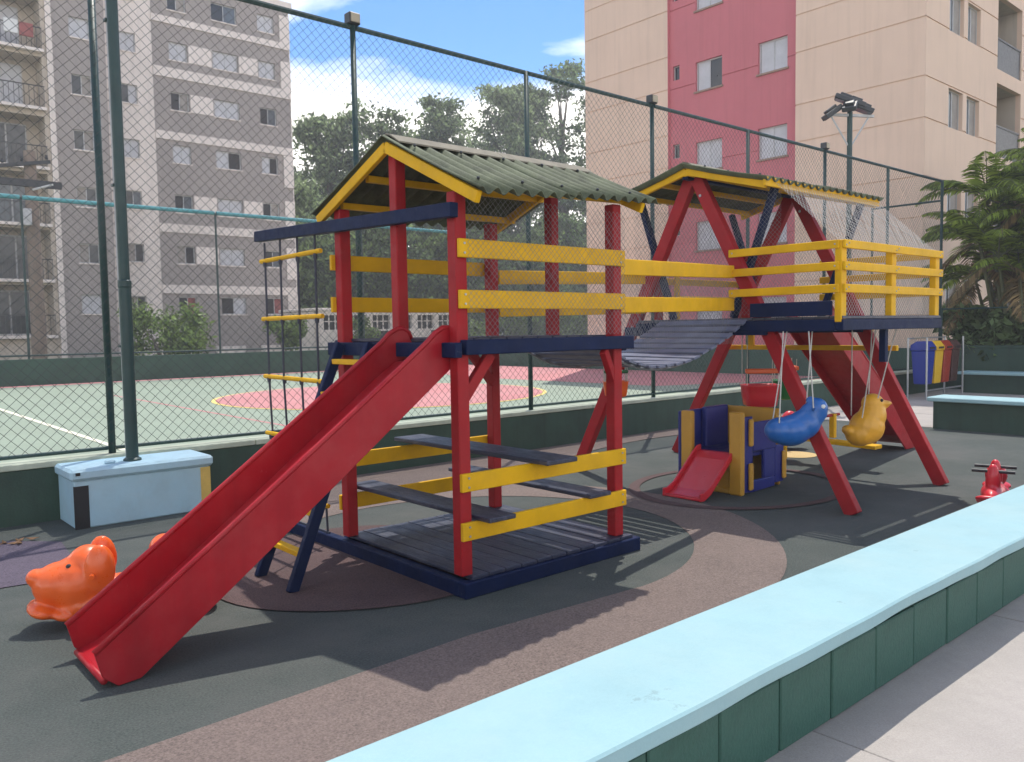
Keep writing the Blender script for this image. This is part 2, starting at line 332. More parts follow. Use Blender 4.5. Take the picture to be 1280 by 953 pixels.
# sports court
sheet('sports_court', [(-40, 8.15), (24.5, 8.15), (24.5, 31), (-40, 31)], .01, 'court_green')
sheet('court_marking', disc(11.3, 17.9, 4.15, 72, wob=0), .018, 'court_yellow')
sheet('court_marking', disc(11.3, 17.9, 4.05, 72, wob=0), .022, 'court_pink')
sheet('court_marking', [(3.36, 9), (3.46, 9), (3.46, 29.6), (3.36, 29.6)], .018, 'court_line')
sheet('court_marking', [(6.25, 9.6), (6.33, 9.6), (6.47, 24), (6.39, 24)], .014, 'court_pink')
sheet('court_marking', [(-40, 30.2), (24.5, 30.2), (24.5, 31), (-40, 31)], .014, 'court_pink')
sheet('court_marking', [(17.6, 14.2), (24.5, 11.2), (24.5, 30.2), (19.5, 30.2), (17.3, 22)], .014, 'court_pink')
sheet('court_marking', [(-40, 9.3), (17, 9.3), (17, 9.4), (-40, 9.4)], .018, 'court_line')

# ================================================================== LOW WALL + FENCE
cw = thing('low_wall', 'long low green wall with pale coping under the chain link fence beside the rubber floor', 'wall', (7, 8.1, 0))
B().box((-14, 8.0, -.05), (20.9, 8.2, .47)).build('wall_body', 'wall_green', cw, .006)
for k in range(14): B().box((-14+2.5*k+.004, 7.985, .472), (min(-14+2.5*k+2.496, 20.9), 8.225, .525)).build('coping', 'coping', cw, .006)
fe = thing('chain_link_fence', 'tall dark green chain link fence on the low wall between playground and court', 'fence', (7, 8.1, .525))
px_ = [-2.9, -.32, 2.17, 4.83, 7.41, 9.98, 12.56, 15.2, 17.9, 20.75]
for x in px_:
    B().tube([(x, 8.1, .526), (x, 8.1, 4.97)], .032, 10).build('post', 'post_green', fe, smooth=True)
for k in range(len(px_)-1):
    B().tube([(px_[k]+.034, 8.1, 4.95), (px_[k+1]-.034, 8.1, 4.95)], .03, 8).build('rail', 'post_green', fe)
    B().tube([(px_[k]+.034, 8.1, .575), (px_[k+1]-.034, 8.1, .575)], .018, 8).build('rail', 'post_green', fe)
kind(strands((-2.9, 8.06, .58), (23.65, 0, 0), (0, 0, 4.38), .1, .0023, .004).build('wire_mesh', 'wire', fe), 'stuff')
for x in (4.83, 9.98, 15.2):
    g = thing('floodlight', {4.83: 'small beige floodlight on the fence post behind the green roof ridge', 9.98: 'small floodlight on the fence top in front of the red wall', 15.2: 'small floodlight on the fence top beside the tall lamp pole'}[x], 'lamp', (x, 8.1, 4.99))
    B().box((x-.07, 8.04, 4.975), (x+.07, 8.16, 5.1)).build('housing', 'lamp_body', g, .01)
    B().box((x-.055, 8.025, 4.99), (x+.055, 8.039, 5.085)).build('lens', 'lamp_beige', g, .003)
# fence on the end of the yard, from the corner towards the palms
f2 = thing('chain_link_fence', 'short run of chain link fence turning from the corner towards the cream building', 'fence', (20.75, 9, .0))
B().tube([(20.75, 8.14, 4.5), (20.75, 9.8, 4.5)], .025, 8).build('rail', 'post_green', f2)
for y in (9.77,): B().tube([(20.75, y, 0), (20.75, y, 4.47)], .03, 8).build('post', 'post_green', f2)
# concrete block and big pole
bk = thing('concrete_block', 'pale blue concrete block with black and yellow corner stripes against the low green wall', 'block', (2.25, 7.7, 0))
B().box((1.69, 7.46, 0), (2.82, 7.99, .405)).build('body', 'box_blue', bk, .01)
B().box((1.66, 7.43, .405), (2.85, 7.982, .5)).build('cap', 'box_blue', bk, .022)
B().box((1.686, 7.456, 0), (1.80, 7.47, .36)).build('black_stripe', 'black_paint', bk)
B().box((2.735, 7.456, 0), (2.824, 7.47, .395)).build('yellow_stripe', 'yellow_paint', bk)
B().box((1.7, 7.425, .452), (1.735, 7.432, .478)).build('drain_hole', 'black_paint', bk)
B().box((1.98, 7.6, .5), (2.06, 7.66, .525)).build('cap_patch', 'box_blue', bk, .008)
pl = thing('mast', 'thick dark green steel mast standing on the pale blue concrete block', 'pole', (2.195, 7.66, .5))
B().lathe([(.052, .5), (.052, 2.02), (.056, 2.03), (.056, 2.08), (.045, 2.09), (.045, 7.2)], (2.215, 7.66, 0), 20).build('shaft', 'post_green', pl, smooth=False)
B().lathe([(.075, .5), (.075, .515), (.055, .53)], (2.215, 7.66, 0), 20).build('base_collar', 'post_green', pl)
B().tube([(2.185, 7.725, .52), (2.185, 7.725, 6.8)], .008, 6).build('conduit', 'alu', pl)
for z in (1.5, 2.9, 4.3): B().box((2.16, 7.68, z), (2.25, 7.74, z+.02)).build('clamp', 'post_green', pl)

# ================================================================== BENCH (near) and far benches
def wavy_slab(x0, x1, y0, y1, z0, z1, n, amp):
    b = B(); xs = np.linspace(x0, x1, n); ph = [amp*(math.sin(2.1*x)+.6*math.sin(5.3*x+1)+.35*math.sin(11*x)) for x in xs]
    ring = []
    for x, q in zip(xs, ph): ring += [(x, y0+q, z0+q*.5), (x, y1, z0), (x, y1, z1), (x, y0+q*.7, z1+q*.08)]
    f = []
    for k in range(n-1):
        for j in range(4): f.append((4*k+j, 4*k+(j+1) % 4, 4*k+4+(j+1) % 4, 4*k+4+j))
    f += [(0, 1, 2, 3), (4*n-4, 4*n-1, 4*n-2, 4*n-3)]
    return b.add(ring, f)
nb = thing('wall_bench', 'long wall bench with sunlit pale blue slab on green blocks beside the concrete pavement', 'bench', (4, 1.75, 0))
wavy_slab(-3, 9.6, 1.51, 2.01, .358, .42, 140, .0045).build('seat_slab', 'bench_blue', nb, .008)
me = B().box((-.188, 0, 0), (.188, .3, .285)).mesh('block', 'block_green', .006)
B().box((-2.9, 1.625, -.02), (9.5, 1.95, .357)).build('mortar_core', 'block_green', nb)
B().box((-2.9, 1.604, .292), (9.5, 1.623, .356)).build('top_course', 'block_green', nb, .004)
for k in range(31): put('block', me, nb, (-2.5+.3845*k+.013, 1.6+random.uniform(-.003, .003), .001))
def far_bench(x, y0, y1, label, h=.42):
    g = thing('wall_bench', label, 'bench', (x+.3, (y0+y1)/2, 0), 'far stepped benches')
    B().box((x+.04, y0, -.02), (x+.5, y1-.06, h)).build('base', 'wall_green', g, .006)
    B().box((x-.05, y0, h), (x+.56, y1, h+.065)).build('seat_slab', 'bench_blue', g, .012)
far_bench(12.92, -5, 5.2, 'pale blue topped dark green wall bench at the edge of the rubber floor')
far_bench(20.0, -5, 7.4, 'pale blue topped dark green wall bench beside the bins under the palms', .42)
rw = thing('low_wall', 'dark green boundary wall behind the bins and beneath the palms', 'wall', (21.1, 4, 0))
B().box((21.0, -6, -.1), (21.2, 8.25, 1.0)).build('wall_body', 'wall_green', rw, .008)
B().box((20.98, -6, 1.0), (21.22, 8.27, 1.06)).build('coping', 'wall_green', rw, .008)
for y in (8.2, 5.2, 2.2): B().tube([(21.1, y, 1.06), (21.1, y, 1.95)], .025, 8).build('rail_post', 'post_green', rw)
B().tube([(21.1, -2, 1.93), (21.1, 8.2, 1.93)], .02, 8).build('rail', 'post_green', rw)

# ================================================================== PLAY TOWER
T = thing('play_tower', 'red, yellow and navy wooden play tower under a green corrugated roof, with slide', 'play tower', (3.69, 4.56, 0))
# base
for nm, lo, hi in (('front', (2.93, 3.80, 0), (4.53, 3.87, .095)), ('back', (3.0, 5.29, 0), (4.53, 5.36, .095)), ('side', (2.93, 3.872, 0), (2.998, 6.47, .093)), ('side', (4.46, 3.872, 0), (4.53, 5.288, .093))):
    bm_box('base_beam', 'navy', T, lo, hi, .006)
me = B().box((-.064, 3.83, 0), (.064, 5.32, .022)).mesh('deck_plank', 'navy_deck', .003)
for k in range(11):
    put('deck_plank', me, T, (3.07+.1345*k, 0, .096+random.uniform(-.002, .002)))
# posts
P4 = [(3.0, 3.91), (4.38, 3.91), (3.0, 5.25), (4.38, 5.25)]
for x, y in P4: bm_box('post', 'red', T, (x-.042, y-.042, .118), (x+.042, y+.042, (2.42 if x < 4 else 2.46) if y < 4.5 else 2.47), .006)
for x in (3.0, 4.38): bm_box('post', 'red', T, (x-.04, 4.49, 1.55), (x+.04, 4.57, 2.735), .006)
# boards
def boards(y, zs, x0, x1):
    for z in zs: bm_box('board', 'yellow', T, (x0, y-.014, z-.055), (x1, y+.014, z+.055), .004)
boards(3.852, (2.085, 1.785), 2.965, 4.43); boards(3.852, (.69, .393), 2.95, 4.425)
boards(5.308, (2.10, 1.80), 2.93, 4.43); boards(5.308, (.665, .36), 2.95, 4.43)
for (z, y) in ((2.085, 3.852), (1.785, 3.852), (.69, 3.852), (.393, 3.852)):
    for x in (3.0, 4.38):
        for dz in (-.028, .028): B().tube([(x, y-.013, z+dz), (x, y-.02, z+dz)], .007, 8).build('bolt', 'steel', T)
# upper platform
bm_box('platform_beam', 'navy', T, (2.975, 3.80, 1.455), (4.475, 3.866, 1.545), .005)
bm_box('platform_beam', 'navy', T, (2.975, 5.294, 1.455), (4.475, 5.36, 1.545), .005)
bm_box('platform_beam', 'navy', T, (2.905, 3.82, 1.44), (2.957, 5.34, 1.53), .005)
bm_box('platform_beam', 'navy', T, (4.424, 3.87, 1.44), (4.475, 5.29, 1.53), .005)
me = B().box((-.062, 3.955, 0), (.062, 5.205, .022)).mesh('platform_plank', 'navy_deck', .003)
for k in range(10): put('platform_plank', me, T, (3.085+.1345*k, 0, 1.533))
for a, b_ in (((3.03, 3.945, 1.16), (3.27, 3.945, 1.45)), ((4.42, 3.93, 1.17), (4.19, 3.835, 1.452)), ((3.03, 5.22, 1.16), (3.27, 5.22, 1.45)), ((4.35, 5.22, 1.16), (4.1, 5.22, 1.45))):
    bm_beam('brace', 'red', T, a, b_, .045, .07)
# picnic planks laid across the lower boards
bm_box('table_plank', 'navy_deck', T, (3.50, 3.68, .748), (3.77, 5.42, .778), .005)
bm_box('seat_plank', 'navy_deck', T, (3.06, 3.72, .452), (3.27, 5.36, .48), .005)
bm_box('seat_plank', 'navy_deck', T, (3.99, 3.78, .452), (4.2, 5.38, .48), .005)
# roof
def corrugated(x0, x1, ya, za, yb, zb, lift=0., amp=.02, wl=.125, th=.007, xr=None):
    yb0, yb1 = yb if isinstance(yb, tuple) else (yb, yb); zb0, zb1 = zb if isinstance(zb, tuple) else (zb, zb); yb, zb = yb0, zb0; xr = xr or (x0, x1)
    n = int((x1-x0)/wl*8)+1; xs = np.linspace(x0, x1, n); nrm = Vector((0, -(zb-za), yb-ya)).normalized()
    if nrm.z < 0: nrm = -nrm
    v = []; f = []
    for x in xs:
        o = amp*math.sin(2*math.pi*x/wl)+lift; k_ = (x-xr[0])/(xr[1]-xr[0]); yb = yb0+(yb1-yb0)*k_; zb = zb0+(zb1-zb0)*k_
        for t in (0, .33, .66, 1):
            p = Vector((x, ya+(yb-ya)*t, za+(zb-za)*t-.012*math.sin(math.pi*t)))
            v += [p+nrm*o, p+nrm*(o-th)]
    W = 8
    for i in range(n-1):
        for j in range(3):
            a = i*W+2*j; f += [(a, a+2, a+W+2, a+W), (a+1, a+W+1, a+W+3, a+3)]
        f += [(i*W, i*W+W, i*W+W+1, i*W+1), (i*W+6, i*W+7, i*W+W+7, i*W+W+6)]
    for i in (0, n-1):
        for j in range(3): a = i*W+2*j; f.append((a, a+1, a+3, a+2))
    return B().add(v, f)
def gable_roof(parent, x0, x1, xm, ridge, front, back, rafters_x, purl, cap='ridge', m='roofsheet'):
    rf = B().beam((x0+.06, ridge[0], ridge[1]-.075), (x1-.06, ridge[0], ridge[1]-.075), .05, .06).build('roof', 'yellow', parent, .004)
    for e0, e1 in (front, back):
        edge = lambda x: (e0[0]+(e1[0]-e0[0])*(x-x0)/(x1-x0), e0[1]+(e1[1]-e0[1])*(x-x0)/(x1-x0))
        at_ = lambda x, t, dz: (x, ridge[0]+(edge(x)[0]-ridge[0])*t, ridge[1]+(edge(x)[1]-ridge[1])*t+dz)
        for xa, xb, lf in ((x0, xm+.06, 0.), (xm-.06, x1, .011)):
            corrugated(xa, xb, ridge[0], ridge[1], (e0[0], e1[0]), (e0[1], e1[1]), lf, xr=(x0, x1)).build('roof_sheet', m, rf, smooth=True)
        for t in purl: B().beam(at_(x0+.1, t, -.062), at_(x1-.1, t, -.062), .045, .045).build('purlin', 'yellow', rf, .003)
        for x in rafters_x: B().beam(at_(x, 0, -.058), at_(x, .95, -.058), .035, .07).build('fascia', 'yellow', rf, .004)
        for x in np.arange(x0+.12, x1, .375):
            for t in (.2, .85): B().ball(at_(x, t, .022), .011, None, 6, 4).build('roof_screw', 'rail_dark', rf)
    # ridge cap: bent strip
    seg = [(ridge[0]-.15, ridge[1]-.055), (ridge[0]-.05, ridge[1]+.003), (ridge[0], ridge[1]+.018), (ridge[0]+.05, ridge[1]+.003), (ridge[0]+.15, ridge[1]-.055)]
    seg = [(y, z+.012) for y, z in seg]
    for a, b_ in ((x0+.03, xm-.002), (xm+.002, x1-.03)):
        B().prism(seg+[(y, z-.01) for y, z in seg[::-1]], 'x', a, b_).build('ridge_cap', cap, rf)
    return rf
gable_roof(T, 2.89, 4.72, 3.8, (4.53, 2.835), ((3.55, 2.375), (3.77, 2.49)), ((5.5, 2.45), (5.5, 2.47)), (2.925, 4.56), (.36, .72))
# cross beam that carries the rope ladder
bm_beam('ladder_beam', 'navy', T, (2.925, 3.83, 2.30), (2.925, 6.5, 2.395), .06, .085)
RL = bm_beam('rope_ladder', 'rope', T, (2.965, 5.5, .1), (2.965, 6.42, .1), .012, .012, 0)
for y in (5.53, 5.81, 6.10, 6.38):
    B().tube([(2.93, y, 2.335), (2.93+.004*math.sin(y*9), y, 1.2), (2.965, y, .095)], .0085, 6).build('rope', 'rope', RL)
    for z in (2.19, 1.72, 1.25, .78): B().lathe([(.014, -.03), (.018, 0), (.012, .012)], (2.93, y, z-.018), 8).build('knot', 'rope', RL)
for z in (2.19, 1.72, 1.25, .78, .31):
    B().tube([(2.932, 5.45, z+.01*math.sin(z*9)), (2.932, 6.46, z)], .018, 8).build('rung', 'yellow', RL)
# ladder
LD = bm_beam('ladder', 'navy', T, (2.24, 4.66, .0), (2.885, 4.72, 1.525), .05, .07, .006, up=(-1, 0, .4))
bm_beam('rail', 'navy', LD, (2.24, 5.12, 0), (2.885, 5.12, 1.525), .05, .07, .006, up=(-1, 0, .4))
for z in (.22, .46, .70, .94, 1.18, 1.4):
    x = 2.24+.645*z/1.525
    B().beam((x, 4.675+.04*z/1.6, z), (x, 5.12, z), .06, .035).build('rung', 'yellow', LD, .004)
# slide
top = [(.945, .178), (1.5, .578), (2.2, 1.085), (2.80, 1.53), (2.86, 1.585), (2.92, 1.618), (2.97, 1.62), (3.01, 1.595), (3.03, 1.55)]
bot = [(3.03, 1.45), (3.01, 1.40), (2.2, .79), (1.5, .275), (1.14, .012), (1.04, .004), (.975, .06)]
SL = B().prism(top+bot, 'y', 3.955, 3.972).build('slide', 'red_slide', T, .003); SL['label'] = 'glossy red plastic slide with high sides'
B().prism(top+bot, 'y', 4.448, 4.465).build('side_wall', 'red_slide', SL, .003)
for y in (3.9635, 4.4565):
    B().tube([(x, y, z) for x, z in top], .016, 8).build('side_lip', 'red_slide', SL, smooth=True)
fl = [(.985, .045), (1.08, .075), (1.2, .15), (1.5, .37), (2.2, .895), (2.75, 1.31), (2.9, 1.41), (3.03, 1.425)]
B().prism(fl+[(x, z-.018) for x, z in fl[::-1]], 'y', 3.973, 4.447).build('slide_bed', 'red_slide', SL)
B().tube([(.985, 3.974, .036), (.985, 4.446, .036)], .016, 10).build('end_roll', 'red_slide', SL, smooth=True)
# nets on tower front and back
kind(strands((3.02, 3.832, 1.56), (1.40, 0, 0), (0, 0, .84), .04, .0012, .004).build('safety_net', 'net_dark', T), 'stuff')
kind(strands((3.02, 5.33, 1.56), (1.40, 0, 0), (0, 0, .84), .04, .0012, .004).build('safety_net', 'net_dark', T), 'stuff')

# ================================================================== SUSPENSION BRIDGE
G = thing('suspension_bridge', 'sagging slat bridge with yellow side boards between tower and red frame', 'bridge', (5.5, 4.7, 1.3))
def sag(x):
    t = (x-4.5)/2.08; return 1.52+.12*t-1.18*t*(1-t)*(1.25-.5*t)
N_ = 17
xs = [4.54+2.0*k/(N_-1) for k in range(N_)]
me = B().box((-.045, -.5, 0), (.045, .5, .022)).mesh('slat', 'slat', .003)
for x in xs:
    sl_ = (sag(x+.02)-sag(x-.02))/.04
    put('slat', me, G, (x, 4.68+.03*(x-4.5), sag(x)), (random.uniform(-.012, .012), -math.atan(sl_), random.uniform(-.01, .01)))
for y in (4.24, 5.12):
    B().tube([(x, y+.03*(x-4.5), sag(x)-.012) for x in np.linspace(4.46, 6.6, 20)], .011, 6).build('chain', 'steel', G)
for (ya, yb) in ((3.93, 4.40), (5.22, 5.45)):
    for (za, zb) in ((2.035, 2.10), (1.765, 1.80)):
        bm_beam('side_board', 'yellow', G, (4.43, ya, za), (6.58, yb, zb), .03, .115)
for (ya, yb, off) in ((3.9, 4.37, .005), (5.25, 5.47, -.005)):
    kind(strands((4.45, ya+off, 1.42), (2.12, yb-ya, .02), (0, .06 if off > 0 else -.06, .6), .04, .0012, .004).build('safety_net', 'net_dark', G), 'stuff')

# ================================================================== A-FRAME PLATFORM
A = thing('climbing_frame', 'red A-frame climbing platform with yellow railings, navy deck and shallow roof', 'climbing frame', (7.55, 4.85, 0))
for x in (6.65, 8.47):
    for s in (-1, 1):
        bm_beam('leg', 'red', A, (x+.002*s, 4.88+s*1.62, 0), (x+.002*s, 4.88+s*.02, 3.06), .085, .125, .006, up=(0, s, .5))
    bm_beam('crossbar', 'navy', A, (x-.07, 4.05, 1.56), (x-.07, 5.7, 1.56), .05, .09)
bm_beam('ridge_beam', 'navy', A, (6.5, 4.88, 3.035), (8.62, 4.88, 3.035), .06, .06)
gable_roof(A, 6.42, 8.66, 7.5, (4.86, 3.135), ((3.96, 2.885), (3.96, 2.885)), ((5.66, 2.94), (5.66, 2.94)), (6.5, 8.58), (.4, .8))
rfb = bm_box('eave_board', 'yellow', A, (6.45, 3.985, 2.82), (8.62, 4.01, 2.90), .004)
for x in (6.74, 8.38):
    bm_beam('roof_strut', 'navy', A, (x, 4.50, 1.68), (x, 4.06, 2.86), .05, .075, up=(1, 0, 0))
    bm_beam('roof_strut', 'navy', A, (x, 5.2, 1.68), (x, 5.62, 2.90), .05, .075, up=(1, 0, 0))
# deck
for y in (3.36, 5.52): bm_box('deck_beam', 'navy', A, (6.56, y-.035, 1.55), (8.56, y+.035, 1.645), .005)
for x in (6.58, 8.53): bm_box('deck_beam', 'navy', A, (x-.03, 3.397, 1.545), (x+.03, 5.48, 1.645), .005)
me = B().box((6.57, -.058, 0), (8.55, .058, .025)).mesh('deck_plank', 'navy_deck', .003)
for k in range(18): put('deck_plank', me, A, (0, 3.39+.1225*k, 1.647+random.uniform(-.001, .002)))
bm_box('kick_board', 'navy', A, (6.545, 3.42, 1.675), (6.568, 4.2, 1.80), .004)
for y in (4.36, 5.4): bm_box('upright', 'red', A, (6.71, y-.035, 1.675), (6.78, y+.035, 2.28), .005)
# yellow rails
Z3 = (2.265, 2.085, 1.90)
for (x, y) in ((6.60, 3.37), (7.53, 3.37), (8.48, 3.37)): bm_box('rail_post', 'yellow', A, (x-.045, y-.03, 1.66 if x > 7 else 1.62), (x+.045, y+.03, 2.30), .005)
for z in Z3:
    bm_box('handrail', 'yellow', A, (6.535, 3.36, z-.035), (6.56, 4.42, z+.035), .004)
    bm_box('handrail', 'yellow', A, (6.56, 3.31, z-.035), (8.54, 3.338, z+.035), .004)
    bm_box('handrail', 'yellow', A, (8.528, 3.36, z-.035), (8.555, 4.6, z+.035), .004)
    bm_box('handrail', 'yellow', A, (6.8, 5.53, z-.035), (8.54, 5.556, z+.035), .004)
for x in (7.2, 8.48): bm_box('rail_post', 'yellow', A, (x-.04, 5.5, 1.68), (x+.04, 5.528, 2.30), .005)
for z in Z3:
    for x in (6.60, 7.53, 8.48):
        for dx in (-.022, .022): B().ball((x+dx, 3.308, z+dx*.4), (.008, .005, .008), None, 8, 4).build('screw', 'steel', A)
    for y in (3.39, 4.38): B().ball((6.533, y, z), (.005, .008, .008), None, 8, 4).build('screw', 'steel', A)
for x in (6.65, 8.47):
    for zz, yy in ((1.6, 4.12), (1.6, 5.64), (2.85, 4.78)): B().tube([(x-.05, yy, zz), (x-.042, yy, zz)], .014, 8).build('bolt', 'steel', A)
# yellow cross beam under the deck with its hangers
bm_beam('swing_beam', 'yellow', A, (8.62, 3.78, 1.345), (8.62, 5.88, 1.345), .055, .055)
for y in (4.06, 5.48): bm_box('hanger', 'yellow', A, (8.56, y-.035, 1.37), (8.60, y+.035, 1.66), .004)
bm_box('prop', 'navy', A, (7.5, 3.40, 1.25), (7.56, 3.46, 1.548), .004)
# second slide
s0, s1 = 8.58, 10.78
def sz(x): return 1.66-(x-s0)/(s1-s0)*1.62
side = [(s0, sz(s0)+.16), (s1-.1, sz(s1-.1)+.16), (s1+.05, .2), (s1+.07, .1), (s1, .01), (s1-.25, .01), (s0, sz(s0)-.12)]
S2 = B().prism(side, 'y', 4.49, 4.51).build('slide', 'red_slide', A, .003); S2['label'] = 'second red slide running down from the far side of the deck'
B().prism(side, 'y', 4.99, 5.01).build('side_wall', 'red_slide', S2, .003)
B().prism([(s0, sz(s0)+.0), (s1-.2, sz(s1-.2)+.0), (s1+.03, .06), (s1+.03, .04), (s1-.2, sz(s1-.2)-.02), (s0, sz(s0)-.02)], 'y', 4.511, 4.989).build('slide_bed', 'red_slide', S2)
for y in (4.5, 5.0): B().tube([(s0, y, sz(s0)+.16), (s1-.1, y, sz(s1-.1)+.16), (s1+.05, y, .2)], .018, 8).build('side_lip', 'red_slide', S2)
# nets
kind(strands((6.6, 3.98, 2.86), (1.97, 0, 0), (-.02, -.62, -.58), .045, .0012, .004).build('safety_net', 'net_white', A), 'stuff')
kind(strands((6.70, 3.98, 1.7), (0, 1.7, 0), (0, 0, 1.14), .042, .0013, .004).build('safety_net', 'net_dark', A), 'stuff')
kind(strands((6.6, 3.40, 1.68), (1.9, 0, 0), (0, 0, .6), .045, .0011).build('safety_net', 'net_white', A), 'stuff')
kind(strands((6.7, 5.5, 1.68), (1.85, 0, 0), (0, 0, 1.2), .045, .0013, .004).build('safety_net', 'net_dark', A), 'stuff')
kind(strands((8.56, 4.1, 1.68), (0, 1.3, 0), (0, 0, 1.15), .045, .0013, .004).build('safety_net', 'net_dark', A), 'stuff')

# ================================================================== SWINGS
def ropes(parent, tops, ends, m='rope_white'):
    for a, b_ in zip(tops, ends):
        B().tube([a, [(p+q)/2 for p, q in zip(a, b_)], b_], .006, 5).build('rope', m, parent)
def rot(ax, deg): return Matrix.Rotation(R(deg), 3, ax)
SB = thing('animal_swing', 'blue plastic animal swing hanging in front of the red frame leg beside the playhouse', 'swing', (6.42, 3.68, .72))
q = rot('Z', -42)*.93
c = Vector((6.42, 3.70, .70)); b = B()
b.ball(c, (.2, .15, .145), q @ rot('Y', -14)); b.ball(c+q @ Vector((-.1, 0, .0)), (.16, .14, .125), q); b.ball(c+q @ Vector((.1, 0, .05)), (.17, .13, .14), q @ rot('Y', -30))
b.ball(c+q @ Vector((.18, 0, .14)), (.12, .1, .12), q @ rot('Y', -35)); b.ball(c+q @ Vector((.225, 0, .2)), (.1, .1, .1), q); b.ball(c+q @ Vector((.25, 0, .15)), (.07, .085, .06), q)
b.ball(c+q @ Vector((.17, 0, .275)), (.05, .03, .04), q)
sb = remeshed('body', b, 'swing_blue', SB)
for s in (-1, 1): B().ball(c+q @ Vector((.25, s*.093, .225)), (.02, .012, .02), q, 8, 6).build('eye', 'white_paint', sb)
for s in (-1, 1): B().tube([c+q @ Vector((.16, s*.09, .2)), c+q @ Vector((.16, s*.16, .2))], .012, 8).build('handle', 'swing_blue', sb)
ropes(SB, [(6.54, 3.86, 1.545), (6.54, 3.62, 1.545), (6.6, 3.86, 1.545), (6.6, 3.62, 1.545)], [c+q @ Vector(p) for p in ((-.15, -.1, .08), (.16, -.1, .2), (-.15, .1, .08), (.16, .1, .2))])
SY = thing('animal_swing', 'yellow plastic duck shaped swing hanging by the far red frame legs', 'swing', (7.85, 3.72, .6))
b = B(); c = Vector((7.83, 3.72, .6)); q = rot('Z', -38)*1.02
b.ball(c, (.165, .15, .17), q @ rot('Y', 20)); b.ball(c+q @ Vector((-.055, 0, -.06)), (.15, .14, .12), q @ rot('Y', -15)); b.ball(c+q @ Vector((.05, 0, .1)), (.13, .125, .16), q @ rot('Y', 12))
b.ball(c+q @ Vector((.055, 0, .225)), (.105, .1, .095), q); b.ball(c+q @ Vector((.155, 0, .225)), (.085, .075, .03), q); b.ball(c+q @ Vector((.14, 0, .195)), (.07, .06, .022), q)
b.ball(c+q @ Vector((-.18, 0, -.03)), (.06, .08, .05), q @ rot('Y', 30))
sy = remeshed('body', b, 'swing_yellow', SY, .012, 4)
for s in (-1, 1): B().ball(c+q @ Vector((.1, s*.085, .26)), (.016, .012, .016), q, 8, 6).build('eye', 'black_plastic', sy)
ropes(SY, [(7.74, 3.6, 1.55), (7.95, 3.5, 1.55), (7.78, 3.85, 1.55), (7.98, 3.75, 1.55)], [c+q @ Vector(p) for p in ((-.1, -.11, .1), (.06, -.09, .28), (-.1, .11, .1), (.06, .09, .28))])
def bucket(x, y, z, m, label, rz=0, top=1.55, k_=1., bar='orange'):
    S = thing('bucket_swing', label, 'swing', (x, y, z))
    q = rot('Z', rz)*k_; c = Vector((x, y, z))
    b = B(); pr = [(.115, -.12), (.15, -.1), (.165, .0), (.175, .1), (.185, .115), (.165, .115), (.15, .0), (.13, -.09), (.02, -.1)]
    v = []; n = 16
    for r_, zz in pr:
        for k in range(n):
            t = 2*math.pi*k/n; ct, st = math.cos(t), math.sin(t); e = .42
            v.append(c+q @ Vector((r_*abs(ct)**e*(1 if ct > 0 else -1)*1.05, r_*.85*abs(st)**e*(1 if st > 0 else -1), zz)))
    f = [(a*n+k, a*n+(k+1) % n, (a+1)*n+(k+1) % n, (a+1)*n+k) for a in range(len(pr)-1) for k in range(n)]+[tuple(range(n-1, -1, -1)), tuple((len(pr)-1)*n+k for k in range(n))]
    b.add(v, f); b.build('seat', m, S, smooth=True)
    B().beam(c+q @ Vector((-.18, -.1, .26)), c+q @ Vector((.18, -.1, .26)), .05*k_, .05*k_).build('safety_bar', bar, S, .01)
    ropes(S, [c+q @ Vector((sx*.16, sy*.1, (top-z)/k_)) for sx in (-1, 1) for sy in (-1, 1)], [c+q @ Vector((sx*.16, sy*.1, .1)) for sx in (-1, 1) for sy in (-1, 1)])
bucket(8.35, 5.22, .80, 'toy_red', 'red bucket swing with an orange safety bar under the deck', -42, 1.55, 1.1)
bucket(9.0, 5.28, .83, 'toy_green', 'green bucket swing with an orange safety bar behind the red one', 40, 1.2)
bucket(5.70, 5.07, 1.04, 'orange', 'orange bucket swing with a green bar hanging under the slat bridge', -42, 1.3, .62, 'toy_green')

# ================================================================== TOY PLAYHOUSE
H = thing('toy_playhouse', 'blue and yellow plastic toddler playhouse with a small red slide', 'playhouse', (7.0, 4.75, 0))
x0, x1, y0, y1 = 6.68, 7.39, 4.35, 5.10
def panel(name, m, lo, hi): return bm_box(name, m, H, lo, hi, .012)
# near side wall (faces the bench) with window and round-cornered cut-outs
b = B()
for lo, hi in (((x0+.02, y0, .02), (x0+.16, y0+.04, .74)), ((x0+.16, y0, .40), (x1-.14, y0+.04, .68)), ((x1-.16, y0, .05), (x1, y0+.04, .42)), ((x0+.16, y0, .02), (x1-.16, y0+.04, .12)), ((x0+.36, y0+.001, .12), (x1-.16, y0+.039, .40))): b.box(lo, hi)
b.build('side_wall', 'toy_blue', H, .008)
for lo, hi in (((x0+.07, y0-.035, .46), (x0+.13, y0, .72)), ((x0+.07, y0-.035, .04), (x0+.13, y0, .30)), ((x1-.17, y0-.03, .46), (x1-.09, y0, .74)), ((x1-.05, y0-.03, .08), (x1+.01, y0, .36))): panel('ridge_post', 'toy_yellow', lo, hi)
panel('corner_post', 'toy_yellow', (x0-.05, y0-.01, .0), (x0+.015, y0+.13, .79))
panel('corner_post', 'toy_yellow', (x0-.05, y1-.19, .0), (x0+.015, y1-.06, .77))
panel('side_wall', 'toy_blue', (x0-.02, y1-.05, .0), (x1, y1, .76)); 
panel('back_wall', 'toy_yellow', (x1-.01, y0+.05, .0), (x1+.03, y1-.06, .77))
panel('inner_wall', 'toy_blue', (x0+.3, y1-.12, .36), (x1-.02, y1-.055, .78))
